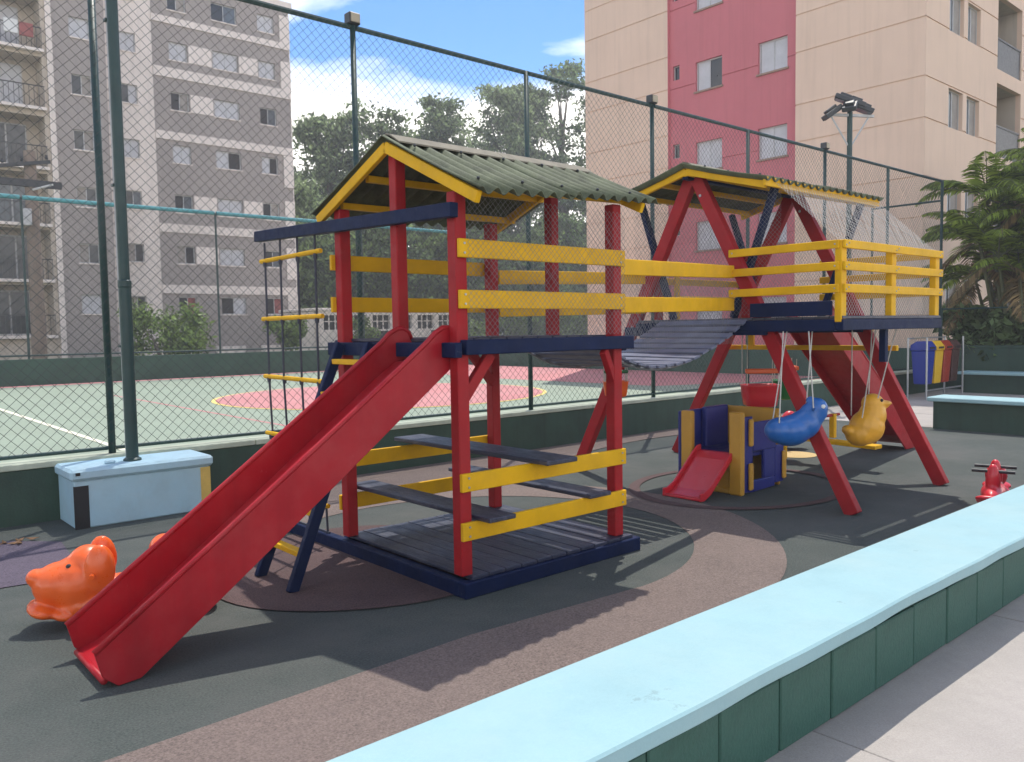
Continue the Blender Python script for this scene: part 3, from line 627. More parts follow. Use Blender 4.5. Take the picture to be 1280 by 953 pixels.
panel('front_wall', 'toy_yellow', (x0-.02, y0+.13, .03), (x0+.02, y0+.28, .36))
panel('front_sill', 'toy_yellow', (x0-.03, y0+.13, .0), (x0+.02, y1-.19, .06))
panel('floor', 'toy_blue', (x0+.02, y0+.05, .34), (x1-.02, y1-.06, .38))
# small slide: curved bed with two sides
bed = [(6.14, .03), (6.2, .03), (6.3, .075), (6.45, .2), (6.6, .33), (6.68, .385), (6.73, .39)]
ss = B().prism(bed+[(x, z-.022) for x, z in bed[::-1]], 'y', 4.46, 4.86).build('slide', 'toy_red', H, .004)
for y in (4.44, 4.86):
    B().prism([(x, z+.05) for x, z in bed]+[(x, z-.025) for x, z in bed[::-1]], 'y', y, y+.025).build('side_wall', 'toy_red', ss, .006)

# ================================================================== SEESAW
S = thing('seesaw', 'low yellow wooden seesaw standing between the far red frame legs', 'seesaw', (8.75, 5.3, 0))
bm_beam('plank', 'yellow', S, (8.76, 4.03, .27), (8.76, 6.45, .33), .17, .04)
for y in (4.55, 6.0):
    bm_box('handle_post', 'yellow', S, (8.73, y-.03, .33), (8.79, y+.03, .60), .004)
    B().tube([(8.62, y, .585), (8.90, y, .585)], .016, 8).build('handle', 'red', S)
bm_beam('fulcrum', 'yellow', S, (8.6, 5.25, .26), (8.92, 5.25, .26), .08, .05)
for x in (8.62, 8.90): bm_box('fulcrum_leg', 'yellow', S, (x-.03, 5.21, 0), (x+.03, 5.29, .25), .004)

# ================================================================== ROCKERS
O = thing('rocker_toy', 'glossy orange plastic dog shaped rocker behind the bottom of the red slide', 'rocking toy', (1.3, 5.0, 0))
hd = R(163); q = rot('Z', math.degrees(hd))     # +x of the toy = where the dog looks
c = Vector((1.37, 4.93, 0)); Lc = lambda x, y, z: c+q @ Vector((x, y, z))
b = B()
b.ball(Lc(-.02, 0, .17), (.34, .13, .085), q); b.ball(Lc(-.2, 0, .24), (.08, .1, .14), q @ rot('Y', -12)); b.ball(Lc(-.2, 0, .37), (.085, .1, .085), q)
b.ball(Lc(.24, 0, .22), (.18, .15, .17), q); b.ball(Lc(.34, 0, .235), (.14, .125, .125), q @ rot('Y', 10)); b.ball(Lc(.45, 0, .285), (.055, .06, .05), q)
b.ball(Lc(.2, 0, .32), (.11, .11, .12), q @ rot('Y', -8)); b.ball(Lc(.23, 0, .12), (.15, .15, .09), q)
for s in (-1, 1):
    b.ball(Lc(.13, s*.12, .325), (.08, .045, .135), q @ rot('X', s*4)); b.ball(Lc(.05, s*.13, .13), (.16, .06, .05), q)
for k in range(9):
    t = -1+k/4; b.ball(Lc(.42*t, 0, .045+.065*t*t), (.09, .165, .04), q @ rot('Y', -16*t))
ob = remeshed('body', b, 'orange', O, .011, 4)
for s in (-1, 1): B().ball(Lc(.285, s*.08, .345), (.016, .014, .016), q, 8, 6).build('eye', 'black_plastic', ob)
B().tube([Lc(.17, -.2, .3), Lc(.17, .2, .3)], .014, 8).build('handle', 'orange', ob)
Kr = thing('rocker_toy', 'small red rocker with two dark handlebars behind the pale blue bench', 'rocking toy', (7.72, 2.55, 0))
b = B(); c = Vector((7.72, 2.55, 0)); q = rot('Z', 15)
for k in range(9):
    t = -1+k/4; b.ball(Lc(.36*t, 0, .06+.08*t*t), (.08, .12, .03), q @ rot('Y', -18*t))
b.ball(Lc(0, 0, .14), (.3, .1, .08), q)
for t in (-.12, .16): b.ball(Lc(t, 0, .25), (.05, .06, .14), q); b.ball(Lc(t, 0, .35), (.035, .04, .05), q)
b.ball(Lc(.28, 0, .24), (.08, .09, .1), q)
kb = remeshed('body', b, 'toy_red', Kr, .012, 3)
for t in (-.12, .16): B().tube([Lc(t, -.16, .335), Lc(t, .16, .335)], .014, 8).build('handlebar', 'black_plastic', kb)
Kp = thing('rocker_toy', 'pinkish red rocker seen behind the blue animal swing', 'rocking toy', (9.4, 5.9, 0))
b = B(); c = Vector((9.5, 5.75, 0)); q = rot('Z', -40)
b.ball(Lc(0, 0, .16), (.3, .11, .09), q); b.ball(Lc(.22, 0, .34), (.12, .09, .16), q); b.ball(Lc(-.22, 0, .3), (.1, .1, .12), q); b.ball(Lc(.33, 0, .42), (.08, .07, .06), q)
for k in range(7):
    t = -1+k/3; b.ball(Lc(.36*t, 0, .05+.07*t*t), (.09, .13, .03), q)
kp = remeshed('body', b, 'toy_red', Kp, .014, 3)
B().tube([Lc(.15, -.18, .4), Lc(.15, .18, .4)], .014, 8).build('handlebar', 'black_plastic', kp)

# ================================================================== BINS, LAMP POLE
BS = thing('bin_stand', 'galvanised stand carrying the four recycling bins', 'stand', (18.2, 7.35, 0))
for y in (7.5, 7.12):
    for x in (17.6, 19.5): B().tube([(x, y, .006), (x, y, 1.3)], .02, 6).build('upright', 'steel', BS)
B().tube([(17.58, 7.5, 1.28), (19.52, 7.5, 1.28)], .018, 6).build('crossbar', 'steel', BS); B().tube([(17.58, 7.12, .2), (19.52, 7.12, .2)], .018, 6).build('crossbar', 'steel', BS)
for k, (m, nm) in enumerate((('bin_blue', 'blue'), ('bin_yellow', 'yellow'), ('bin_red', 'orange red'), ('bin_brown', 'dark brown'))):
    x = 17.86+.44*k
    g = thing('recycling_bin', '%s plastic recycling bin hanging on the metal stand' % nm, 'bin', (x, 7.3, .3), 'recycling bins')
    b = B(); b.add([(x-.15, 7.17, .32), (x+.15, 7.17, .32), (x+.15, 7.43, .32), (x-.15, 7.43, .32), (x-.19, 7.13, 1.02), (x+.19, 7.13, 1.02), (x+.19, 7.47, 1.02), (x-.19, 7.47, 1.02)],
          [(0, 3, 2, 1), (4, 5, 6, 7), (0, 1, 5, 4), (1, 2, 6, 5), (2, 3, 7, 6), (3, 0, 4, 7)]); b.build('body', m, g, .015)
    B().prism([(7.11, 1.025), (7.49, 1.025), (7.48, 1.14), (7.36, 1.22), (7.2, 1.22), (7.11, 1.1)], 'x', x-.2, x+.2).build('lid', m, g, .012)
    B().box((x-.12, 7.1, 1.06), (x+.12, 7.118, 1.1)).build('slot', 'black_plastic', g)
FP = thing('floodlight_pole', 'tall dark green lamp pole with a cluster of black floodlights above the fence', 'lamp pole', (16.98, 8.5, 0))
B().lathe([(.07, 0), (.07, 3.0), (.055, 3.05), (.055, 6.05)], (16.98, 8.5, 0), 14).build('shaft', 'post_green', FP)
B().beam((16.55, 8.75, 5.98), (17.45, 8.22, 5.98), .06, .05).build('cross_arm', 'alu', FP)
for s in (-1, 1): B().tube([(16.98, 8.5, 5.3), (16.98+.38*s, 8.5-.22*s, 5.96)], .018, 6).build('arm_brace', 'alu', FP)
for dx, dy, dz, rz, rx in ((-.42, .3, .02, 140, 35), (-.12, .1, .32, 120, -25), (.16, -.05, .25, -40, 20), (.38, -.2, .12, -50, 25), (-.2, -.1, .12, 200, 30)):
    c = Vector((16.98+dx*.75, 8.5+dy*.75, 6.02+dz*.9)); q = rot('Z', rz) @ rot('Y', rx); b = B()
    for lo, hi in (((-.2, -.14, -.05), (.2, .14, .05)), ((-.12, -.09, .051), (.12, .09, .11))):
        t = B().box(lo, hi); b.add([c+q @ Vector(p) for p in t.v], t.f)
    f_ = b.build('floodlight', 'lamp_body', FP, .012)
    t = B().box((-.17, -.11, -.06), (.17, .11, -.051)); B().add([c+q @ Vector(p) for p in t.v], t.f).build('lens', 'glass_mid', f_)

# ================================================================== BUILDINGS
def wall_open(name, m, parent, axis, c, u0, u1, v0, v1, opens, depth=.14, grooves=(), gdepth=.03, sgn=1):
    """plaster wall in the plane axis=c, seen from the low side; openings (ua,ub,va,vb) get reveals; grooves are shallow recessed lines"""
    P = (lambda u, v, d: (u, c+d*sgn, v)) if axis == 'y' else (lambda u, v, d: (c+d*sgn, u, v))
    us = sorted({u0, u1} | {x for o in opens for x in o[:2]}); vs = sorted({v0, v1} | {x for o in opens for x in o[2:]} | {x for g in grooves for x in g})
    us = [u for u in us if u0 <= u <= u1]; vs = [v for v in vs if v0 <= v <= v1]
    b = B()
    for ua, ub in zip(us, us[1:]):
        for va, vb in zip(vs, vs[1:]):
            um, vm = (ua+ub)/2, (va+vb)/2
            if any(o[0] < um < o[1] and o[2] < vm < o[3] for o in opens): continue
            g = any(a < vm < z for a, z in grooves); d = gdepth if g else 0
            b.add([P(ua, va, d), P(ub, va, d), P(ub, vb, d), P(ua, vb, d)], [(0, 1, 2, 3)])
            if g:
                for v in (va, vb): b.add([P(ua, v, 0), P(ub, v, 0), P(ub, v, d), P(ua, v, d)], [(0, 1, 2, 3)])
    for ua, ub, va, vb in opens:
        for q in (((ua, va), (ub, va)), ((ub, va), (ub, vb)), ((ub, vb), (ua, vb)), ((ua, vb), (ua, va))):
            (a, e), (f, h) = q; b.add([P(a, e, 0), P(f, h, 0), P(f, h, depth), P(a, e, depth)], [(0, 1, 2, 3)])
    me = bpy.data.meshes.new(name); me.from_pydata(b.v, [], b.f); me.materials.append(MATS[m]); return put(name, me, parent)
def window(parent, axis, c, o, depth=.14, panes=('glass_dark', 'blind'), split=.5, sill=True, fw=.045, open_=False):
    ua, ub, va, vb = o
    def bx(lo, hi): # lo/hi = (u, depth, v)
        (a, d, e), (f, g, h) = lo, hi
        return B().box((a, c+d, e), (f, c+g, h)) if axis == 'y' else B().box((c+d, a, e), (c+g, f, h))
    b = B()
    for lo, hi in (((ua, depth-.05, va), (ub, depth+.01, va+fw)), ((ua, depth-.05, vb-fw), (ub, depth+.01, vb)), ((ua, depth-.049, va+fw), (ua+fw, depth+.01, vb-fw)), ((ub-fw, depth-.049, va+fw), (ub, depth+.01, vb-fw))):
        t = bx(lo, hi); b.add(t.v, t.f)
    W = b.build('window', 'alu', parent)
    n = len(panes); e = [ua+fw+(ub-ua-2*fw)*k/n for k in range(n+1)]
    for k, m in enumerate(panes):
        bx((e[k]+.012, depth-.02-.012*(k % 2), va+fw), (e[k+1]-.012+.03*(k < n-1), depth-.008-.012*(k % 2), vb-fw)).build('pane', m, W)
        if k: bx((e[k]-.015, depth-.045, va+fw), (e[k]+.02, depth-.004, vb-fw)).build('mullion', 'alu', W)
    if sill: bx((ua-.05, -.05, va-.06), (ub+.05, depth-.052, va-.002)).build('sill', 'whitewall' if axis == 'y' else 'groove', W)
    bx((ua, depth+.012, va), (ub, depth+.03, vb)).build('backing', 'dark_inside', W)
    return W
PN = [('glass_dark', 'blind'), ('blind', 'glass_dark'), ('glass_mid', 'glass_dark'), ('glass_dark', 'curtain'), ('blind', 'blind'), ('curtain', 'glass_dark'), ('glass_dark', 'glass_mid')]
# ---- grey and white flats across the court
BL = thing('apartment_block', 'grey and white apartment block across the sports court', 'building', (17, 48, 0))
rows = [19.42, 16.87, 14.30, 11.57, 8.99, 6.31, 3.63]
cols = [(15.55, 16.5), (17.85, 19.25), (20.45, 21.42)]
op = [(a, b_, z-.93, z) for z in rows for a, b_ in cols]; wp = [(13.08, 13.9, z-.93, z) for z in rows]
wall_open('wall', 'greywall', BL, 'y', 44.5, 14.7, 22.3, -.1, 20.1, op)
wall_open('wall', 'whitewall', BL, 'y', 44.5, 12.0, 14.698, -.1, 20.1, wp)
B().box((12.0, 44.8, -.1), (22.3, 58, 20.08)).build('core', 'whitewall', BL)
B().box((22.301, 44.5, -.1), (22.36, 58.02, 20.1)).build('side_wall', 'whitewall', BL)
B().box((11.9, 44.35, 20.1), (22.5, 58, 20.4)).build('parapet', 'whitewall', BL)
for z0, z1 in ((15.0, 15.5), (11.8, 12.22), (7.0, 7.44), (3.8, 4.25), (17.75, 18.1)): B().box((14.702, 44.44, z0), (22.29, 44.498, z1)).build('band', 'whitewall', BL)
for z in rows[3:]+rows[:2]: B().box((21.75, 44.445, z-1.6), (22.355, 44.497, z+.2)).build('pilaster', 'whitewall', BL)
for z in (16.87, 14.30, 8.99, 6.31):
    for a, b_ in ((16.56, 17.79), (19.31, 20.39)):
        if z in (14.30, 6.31) and a > 18: continue
        B().box((a, 44.47, z-.93), (b_, 44.499, z)).build('panel', 'whitewall', BL)
random.seed(11)
for o in op+wp:
    p = random.choice(PN)
    if abs(o[3]-3.63) < .1 and (o[0] < 16 and o[0] > 15 or o[0] > 20): p = ('glass_dark', 'curtain_red')
    if abs(o[3]-16.87) < .1: p = ('blind', 'blind')
    window(BL, 'y', 44.5, o, panes=p)
for x in (15, 17.4, 20): B().box((x, 44.2, .2), (x+1.6, 44.45, .95)).build('air_vent', 'whitewall', BL, .02)
# left wing with loggias
BW = thing('apartment_block', 'nearer grey wing with recessed balconies beside the dark mast', 'building', (5, 46, 0))
zr = [19.1, 16.47, 13.85, 11.3, 8.65, 6.0, 3.6]
lp = [(10.43, 11.33, z-.92, z) for z in zr]
wall_open('wall', 'greywall', BW, 'y', 42.8, 9.71, 11.98, -.1, 21.5, lp)
sl_z = [17.15, 14.5, 11.9, 9.22, 6.64, 4.1, 1.55]
lg = [(5.0, 9.25, z+.16, z+2.45) for z in sl_z]+[(-2.5, 1.8, z+.16, z+2.45) for z in sl_z]
wall_open('wall', 'beigewall', BW, 'y', 42.8, -4, 9.44, -.1, 21.5, lg, depth=1.3)
B().box((9.45, 42.72, -.1), (9.7, 42.9, 21.5)).build('pilaster', 'whitewall', BW, .01)
B().box((1.9, 42.72, -.1), (4.9, 42.79, 21.5)).build('panel', 'whitewall', BW)
B().box((-4, 44.11, -.1), (11.98, 56, 21.5)).build('core', 'beigewall', BW)
for k, z in enumerate(zr): window(BW, 'y', 42.8, lp[k], panes=random.choice(PN))
for k, z in enumerate(sl_z):
    for xa, xb in ((5.0, 9.25), (-2.5, 1.8)):
        bal = B().box((xa-.05, 42.5, z), (xb+.05, 42.81, z+.14)).build('balcony', 'whitewall', BW, .01)
        B().box((xa, 42.53, z+1.04), (xb, 42.57, z+1.08)).build('handrail', 'rail_dark', bal)
        for j in range(22): x = xa+.02+(xb-xa-.06)*j/21; B().box((x, 42.54, z+.14), (x+.018, 42.56, z+1.04)).build('baluster', 'rail_dark', bal)
        d0 = xa+1.0+.4*random.random()
        dr = B().box((d0, 44.05, z+.17), (d0+2.5, 44.09, z+2.25)).build('door', 'alu', BW)
        for j in range(3):
            B().box((d0+.06+.82*j, 44.02, z+.24), (d0+.80+.82*j, 44.046, z+2.18)).build('pane', random.choice(['glass_dark', 'glass_mid', 'blind', 'glass_dark']), dr)
def cloth(x, z, m, lab): tag(B().box((x, 42.46, z), (x+.55, 42.528, z+.6)).build('laundry', m, None, .02), lab, 'laundry')
cloth(8.35, 15.05, 'curtain_red', 'red cloth hanging over a balcony rail of the grey wing'); cloth(7.75, 15.1, 'white_paint', 'white cloth hanging beside the red one on a balcony rail')
# ---- cream and red flats on the right
BR = thing('apartment_block', 'cream apartment block with a red recess rising over the fence', 'building', (28, 15, 0))
X = 24.0; gz = [10.05+2.74*k for k in range(-4, 4)]+[8.45+2.74*k for k in range(-3, 4)]
gr = [(z-.022, z+.022) for z in gz]
wall_open('wall', 'cream', BR, 'x', X, 18.76, 22.8, -.1, 21, [], grooves=gr)
zb = [9.75+2.74*k for k in range(-3, 4)]
ro = [(a, b_, z, z+1.0) for z in zb for a, b_ in ((16.56, 17.64), (14.13, 15.18))]+[(18.33, 18.62, z+.6, z+1.1) for z in zb]
wall_open('wall', 'pinkred', BR, 'x', X+.12, 13.80, 18.74, -.1, 21, ro, grooves=[(z-.02, z+.02) for z in gz[:8]])
wall_open('wall', 'cream', BR, 'x', X, 9.862, 13.78, -.1, 21, [], grooves=gr)
for y in (13.78, 18.74): B().box((X+.001, y, -.1), (X+.2, y+.02, 21)).build('return', 'pinkred', BR)
for o in ro:
    if o[1]-o[0] < .5: window(BR, 'x', X+.12, o, panes=('glass_dark',), sill=False, fw=.03)
    else: window(BR, 'x', X+.12, o, panes=(('glass_dark', 'blind') if abs(o[2]-9.75) < .1 and o[0] > 16 else ('blind', 'blind')), sill=True)
z2 = [7.28+2.74*k for k in range(-2, 5)]
fo = [(a, b_, z, z+1.12) for z in z2 for a, b_ in ((25.6, 26.65), (26.95, 27.95))]
lo_ = [(29.4, 31.6, z-.35, z+1.95) for z in z2]
wall_open('wall', 'cream', BR, 'y', 9.86, 24.0, 36, -.1, 21, fo+lo_, depth=.16, grooves=gr)
for o in fo: window(BR, 'y', 9.86, o, .16, ('glass_mid', 'curtain'), sill=False, fw=.03)
for o in lo_:
    lg_ = wall_open('loggia', 'beigewall', BR, 'y', 10.021, o[0]-.01, o[1]+.01, o[2]-.01, o[3]+.01, [(o[0], o[1], o[2], o[3])], depth=1.4)
    B().box((o[0], 11.42, o[2]), (o[1], 11.5, o[3])).build('loggia_back', 'beigewall', lg_)
    B().box((o[0]+.2, 11.38, o[2]+.05), (o[1]-.3, 11.41, o[3]-.3)).build('loggia_door', 'glass_dark', lg_)
    B().box((o[0]+.02, 9.9, o[2]+.02), (o[1]-.02, 9.92, o[2]+.95)).build('railing_panel', 'rail_dark', lg_)
    B().box((o[0]+.01, 9.88, o[2]+.95), (o[1]-.01, 9.94, o[2]+1.0)).build('handrail', 'rail_dark', lg_)
B().box((24.5, 11.6, -.1), (36, 22.8, 20.9)).build('core', 'cream', BR)
B().box((24.02, 22.7, -.1), (36, 22.82, 21)).build('back_wall', 'cream', BR)
B().box((23.9, 9.76, 21), (36.1, 22.9, 21.3)).build('parapet', 'cream', BR)
# ---- low white building behind the court
WH = thing('low_building', 'low white building with openings behind the far court fence', 'building', (24, 39, 0))
wo = [(20.5+1.45*k, 21.6+1.45*k, 1.75, 2.5) for k in range(6)]+[(23.6, 24.5, .0, 1.65), (27.2, 28.0, 0, 1.65)]
wall_open('wall', 'whitewall', WH, 'y', 38, 20.1, 29.6, -.1, 2.72, wo, depth=.2)
for o in wo: B().box((o[0], 38.21, o[2]), (o[1], 38.24, o[3])).build('opening', 'dark_inside', WH)
for o in wo[:6]:
    for t in (.33, .66): x = o[0]+(o[1]-o[0])*t; B().box((x-.03, 38.1, o[2]), (x+.03, 38.16, o[3])).build('mullion', 'whitewall', WH)
    B().box((o[0], 38.1, o[2]+.4), (o[1], 38.15, o[2]+.45)).build('transom', 'whitewall', WH)
B().box((20.1, 38.25, -.1), (29.6, 42, 2.7)).build('core', 'whitewall', WH)
B().box((20.0, 37.9, 2.72), (29.7, 42.1, 2.86)).build('roof', 'whitewall', WH, .02)
# ---- far court wall and fence
FW = thing('low_wall', 'far green wall of the sports court below the teal railed fence', 'wall', (5, 31.1, 0))
B().box((-40, 31.0, -.05), (24.6, 31.2, .88)).build('wall_body', 'court_wall_green', FW, .01)
FF = thing('chain_link_fence', 'far court fence with a teal top rail in front of the grey flats', 'fence', (8, 31.1, .88))
fx = [-7, -.5, 5.9, 12.35, 18.7, 24.5]
for x in fx: B().tube([(x, 31.1, .881), (x, 31.1, 6.2)], .04, 8).build('post', 'post_green', FF)
for a, b_ in zip(fx, fx[1:]):
    B().tube([(a+.041, 31.1, 6.2), (b_-.041, 31.1, 6.2)], .075, 8).build('rail', 'rail_teal', FF)
    B().tube([(a+.041, 31.1, 1.0), (b_-.041, 31.1, 1.0)], .03, 8).build('rail', 'post_green', FF)
kind(strands((-7, 31.06, .95), (31.5, 0, 0), (0, 0, 5.2), .17, .003).build('wire_mesh', 'wire', FF), 'stuff')
EW = thing('low_wall', 'green end wall of the sports court below the cream and red flats', 'wall', (24.6, 20, 0))
B().box((24.61-.9, 9.4, -.05), (24.61-.7, 30.99, .9)).build('wall_body', 'court_wall_green', EW, .01)
# ---- utility pole
UP = thing('utility_pole', 'weathered concrete utility pole with a cross arm in front of the balconies', 'utility pole', (6.8, 34, 0))
B().lathe([(.26, 0), (.2, 8.3)], (6.8, 34, 0), 12).build('shaft', 'poleconc', UP)
B().beam((5.6, 33.8, 7.6), (7.4, 33.72, 7.95), .1, .12).build('cross_arm', 'rail_dark', UP)
for x, z in ((5.9, 7.75), (6.5, 7.87), (7.3, 8.03)): B().lathe([(.03, 0), (.06, .04), (.04, .1), (.05, .15)], (x, 33.8, z), 8).build('insulator', 'rail_dark', UP)
B().tube([(6.8, 33.8, 6.9), (7.4, 33.5, 7.1)], .04, 6).build('lamp_arm', 'alu', UP)
B().box((6.4, 33.6, 5.6), (6.7, 33.85, 6.2)).build('meter_box', 'alu', UP, .02)
B().box((-12, 33.75, 7.0), (7.75, 33.9, 7.25)).build('cable_tray', 'rail_dark', UP)

# ================================================================== TREES
def tree(name, label, x, y, h, crown_r, m, nl=11000, size=.22, seed=1, group='eucalyptus trees behind the court', base_h=.35, clumps=46, top_flat=.6, cl=(1.0, 1.8)):
    global rng
    rng = np.random.default_rng(seed); rs = random.Random(seed)
    t = thing(name, label, 'tree', (x, y, 0), group)
    cs, rr = [], []
    limbs = []
    for k in range(clumps):
        a = rs.uniform(0, 2*math.pi); u = rs.random()**.5; z = h*(base_h+(1-base_h)*rs.random()**.7)
        taper = 1-((z/h-base_h)/(1-base_h))**2.2*.62
        cx, cy = x+crown_r*u*taper*math.cos(a), y+crown_r*u*taper*math.sin(a)
        r_ = rs.uniform(*cl); cs.append((cx, cy, z-r_*.5)); rr.append(r_)
    V, Fq = leaves(cs, rr, nl//clumps, size, top_flat, .4)
    b = B(); lean = rs.uniform(-.6, .6)
    b.tube([(x, y, -.1), (x+lean*.3, y, h*.35), (x+lean, y+.2, h*.85)], [h*.02+.05, h*.015+.03, .05], 8)
    for k in range(0, clumps, 3):
        cx, cy, cz = cs[k]; z0 = max(h*.2, cz-h*.22)
        b.tube([(x+lean*z0/h, y, z0), ((x+cx)/2, (y+cy)/2, (z0+cz)/2+.2), (cx, cy, cz)], [.012*h*.6, .05, .02], 5)
    b.build('trunk', 'bark', t, smooth=True)
    put('crown', fast_mesh('crown', V, Fq, m), t)
EU = [(25.0, 51, 11.8, 4.0, 'leaf_euc', 'with a low rounded crown right beside the grey block'), (30.4, 55, 17.6, 4.2, 'leaf_euc', 'with a tall pale crown'), (34.0, 54, 18.8, 4.4, 'leaf_euc', 'with a flat topped tufted crown'), (38.0, 57, 17.8, 4.0, 'leaf_euc', 'with loose tufts'), (41.2, 55, 20.8, 3.6, 'leaf_euc', 'with a leaning pointed crown'),
      (44.8, 56, 16.6, 4.8, 'leaf_dark', 'with a low dark crown'), (48.6, 56, 23.5, 4.4, 'leaf_euc', 'with a high narrow crown'), (52.8, 58, 24.5, 5.2, 'leaf_euc', 'with a high dense crown'), (56.8, 57, 27.5, 5.6, 'leaf_dark', 'with the tallest dark crown touching the cream block'), (62, 55, 20, 4.5, 'leaf_dark', 'half hidden by the cream block'),
      (32, 60, 14.5, 6, 'leaf_dark', 'standing deeper in the grove behind the tall pale crown'), (41, 61, 15, 6, 'leaf_dark', 'standing deeper in the grove behind the pointed crown'), (51, 63, 17, 6, 'leaf_dark', 'standing deeper in the grove behind the dense crown')]
for k, (x, y, h, r_, m, d) in enumerate(EU):
    tree('eucalyptus_tree', 'eucalyptus tree %s behind the court' % d, x, y, h, r_, m, seed=20+k, nl=11000, size=.21, base_h=.2, clumps=80, cl=(.8, 1.7), top_flat=.5)
UN = [(25.5, 46, 8.0, 3.0, 'leaf'), (30, 47, 9.5, 3.6, 'leaf_dark'), (34.5, 46, 8.5, 3.4, 'leaf'), (38.5, 47, 10.0, 3.6, 'leaf_dark'), (43, 47, 9.5, 3.6, 'leaf'), (47.5, 48, 11, 3.8, 'leaf_dark'), (52.5, 48, 11, 3.8, 'leaf_dark')]
NM = ['nearest the grey block', 'behind the white building', 'behind the middle of the white building', 'behind the far end of the white building', 'past the end of the white building', 'left of the cream block', 'against the cream block']
for k, (x, y, h, r_, m) in enumerate(UN):
    tree('leafy_tree', 'dense dark green tree %s' % NM[k], x, y, h, r_, m, seed=60+k, nl=10000, size=.22, base_h=.1, clumps=56, group='dense trees under the eucalyptus', cl=(1.0, 1.6))
def shrub(x, y, h, r_, m, label, seed, nl=2600, size=.11, grp=None):
    global rng
    rng = np.random.default_rng(seed); rs = random.Random(seed); t = thing('shrub', label, 'shrub', (x, y, 0), grp)
    cs = [(x+rs.uniform(-r_, r_)*.8, y+rs.uniform(-r_, r_)*.8, h*rs.uniform(.35, .85)) for _ in range(14)]
    V, Fq = leaves(cs, [r_*.42]*14, nl//14, size, .9); put('foliage', fast_mesh('foliage', V, Fq, m), t)
    b = B()
    for c in cs[::2]: b.tube([(x, y, 0), ((x+c[0])/2, (y+c[1])/2, c[2]*.6), c], [.04, .025, .01], 5)
    b.build('stem', 'bark', t)
shrub(11.1, 33.2, 2.9, 1.5, 'leaf_bright', 'bright green shrub behind the far court wall below the grey flats', 5, 4200)
shrub(17.3, 35.5, 2.6, .9, 'leaf_bright', 'small bright shrub at the corner of the grey flats', 6)
shrub(21.6, 36.2, 2.4, .8, 'leaf_bright', 'small bright shrub in front of the low white building doorway', 7)
shrub(28.2, 35.8, 2.4, 1.1, 'leaf_bright', 'bright shrub at the right end of the low white building', 8)
shrub(32.5, 36.5, 3.4, 1.6, 'leaf', 'round green shrub past the low white building', 9, 4200)
shrub(35.5, 36, 3.2, 1.5, 'leaf_bright', 'yellowish green shrub farther along the court fence', 10, 4200)
shrub(39.5, 37, 4.2, 2.0, 'leaf_dark', 'dark shrub at the corner of the court near the cream flats', 12, 5200)
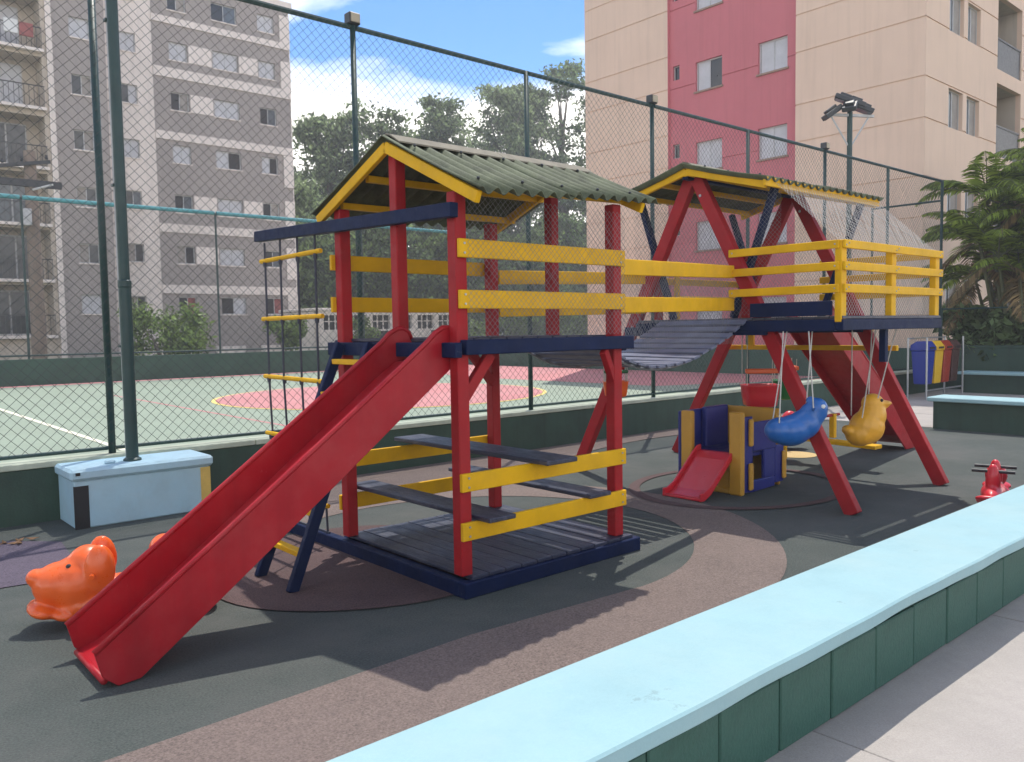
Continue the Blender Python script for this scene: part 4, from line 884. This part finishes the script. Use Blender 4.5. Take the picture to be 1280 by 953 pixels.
# ---- palms
def palm(x, y, n, hmax, label, seed, fl=1.9):
    rs = random.Random(seed); t = thing('areca_palm', label, 'palm', (x, y, 0), 'palms behind the boundary wall')
    V = []; dry = []; bs = B(); br = B()
    for k in range(n):
        a = rs.uniform(0, 6.283); rad = rs.uniform(.1, .75); hx = hmax*rs.uniform(.35, .82)
        lx, ly = x+rad*math.cos(a), y+rad*math.sin(a); ox, oy = .5*math.cos(a), .5*math.sin(a)
        tip = Vector((lx+ox, ly+oy, hx))
        bs.tube([(lx, ly, -.05), (lx+ox*.3, ly+oy*.3, hx*.5), tip], [.06, .05, .035], 6)
        for j in range(10):
            fa = rs.uniform(0, 6.283); up = rs.uniform(.25, 1.25); ln = fl*rs.uniform(.75, 1.15); isdry = rs.random() < .12 or up < .32
            if isdry: up = -.5
            d = Vector((math.cos(fa), math.sin(fa), 0)); pts = []
            for q_ in range(13):
                s = q_/12; ang = up-1.75*s*s*(.8 if not isdry else .4)
                if q_ == 0: p = tip.copy()
                else: p = p+(d*math.cos(ang)+Vector((0, 0, 1))*math.sin(ang))*ln/12
                pts.append(p.copy())
            br.tube(pts, [.018*(1-.8*i_/12) for i_ in range(13)], 4, False)
            side = d.cross(Vector((0, 0, 1)))
            for i_ in range(2, 13):
                for sub in (0, .33, .66):
                    b0 = pts[i_-1].lerp(pts[i_], sub); fw = (pts[i_]-pts[i_-1]).normalized(); s = (i_+sub)/13
                    L_ = .52*math.sin(math.pi*min(1, .18+s*.8))*fl/1.9
                    for sg in (-1, 1):
                        dr = (side*sg*.8+fw*.55+Vector((0, 0, .25-.75*s+rs.uniform(-.15, .15)))).normalized()
                        wv_ = fw*.034; m1 = b0+dr*L_*.5; e = b0+dr*L_+Vector((0, 0, -.14*L_-.03))
                        (dry if isdry else V).append([b0, m1+wv_, e, m1-wv_])
    bs.build('stem', 'palm_stem', t, smooth=True); br.build('frond_ribs', 'palm_stem', t)
    for nm, vv, m in (('fronds', V, 'palm_leaf'), ('dry_fronds', dry, 'palm_dry')):
        if vv: A_ = np.array([[tuple(p) for p in q_] for q_ in vv]).reshape(-1, 3); put(nm, fast_mesh(nm, A_, np.arange(len(A_)).reshape(-1, 4), m), t)
palm(22.6, 6.75, 15, 6.5, 'tall arching areca palm clump beside the fence corner and cream flats', 3, 1.8)
palm(22.9, 5.3, 14, 6.0, 'areca palm clump with dry fronds farther along the boundary wall', 4, 2.1)
for k, (x, y) in enumerate(((21.9, 7.6), (22.0, 6.4), (22.0, 5.2), (22.2, 4.0))):
    shrub(x, y, 2.0, .9, 'leaf_dark', 'dark low shrub behind the boundary wall %s' % ('at the fence corner', 'under the tall palm clump', 'between the two palm clumps', 'under the palm clump with dry fronds')[k], 30+k, 3600, .13, 'shrubs under the palms')
# ---- litter
random.seed(5)
for k in range(7):
    x, y = 1.2+random.uniform(-.12, .16), 7.3+random.uniform(-.06, .06); a = random.uniform(0, 6.28)
    v = [Vector((x, y, .012))+Vector((math.cos(a+t)*r_, math.sin(a+t)*r_, zz)) for t, r_, zz in ((0, .055, .012), (1.3, .02, 0), (3.14, .05, .015), (4.9, .02, .0))]
    tag(B().add(v+[p-Vector((0, 0, .002)) for p in v], [(0, 1, 2, 3), (7, 6, 5, 4), (0, 4, 5, 1), (1, 5, 6, 2), (2, 6, 7, 3), (3, 7, 4, 0)]).build('dry_leaf', 'dry_leaf'), 'dry brown fallen leaf on the rubber floor by the low wall', 'leaf', 'fallen leaves by the wall')

# ================================================================== HAZE (thin summer air between here and the far trees)
hz = bpy.data.materials.new('haze'); hz.use_nodes = True; hn = hz.node_tree; hn.nodes.clear()
ho = hn.nodes.new('ShaderNodeOutputMaterial'); hv = hn.nodes.new('ShaderNodeVolumePrincipled'); hv.inputs['Color'].default_value = (.93, .95, 1, 1); hv.inputs['Density'].default_value = .0018; hv.inputs['Anisotropy'].default_value = .2
hn.links.new(hv.outputs[0], ho.inputs['Volume']); MATS['haze'] = hz
kind(B().box((-205, -125, -1.2), (425, 425, 32)).build('haze', 'haze'), 'stuff')
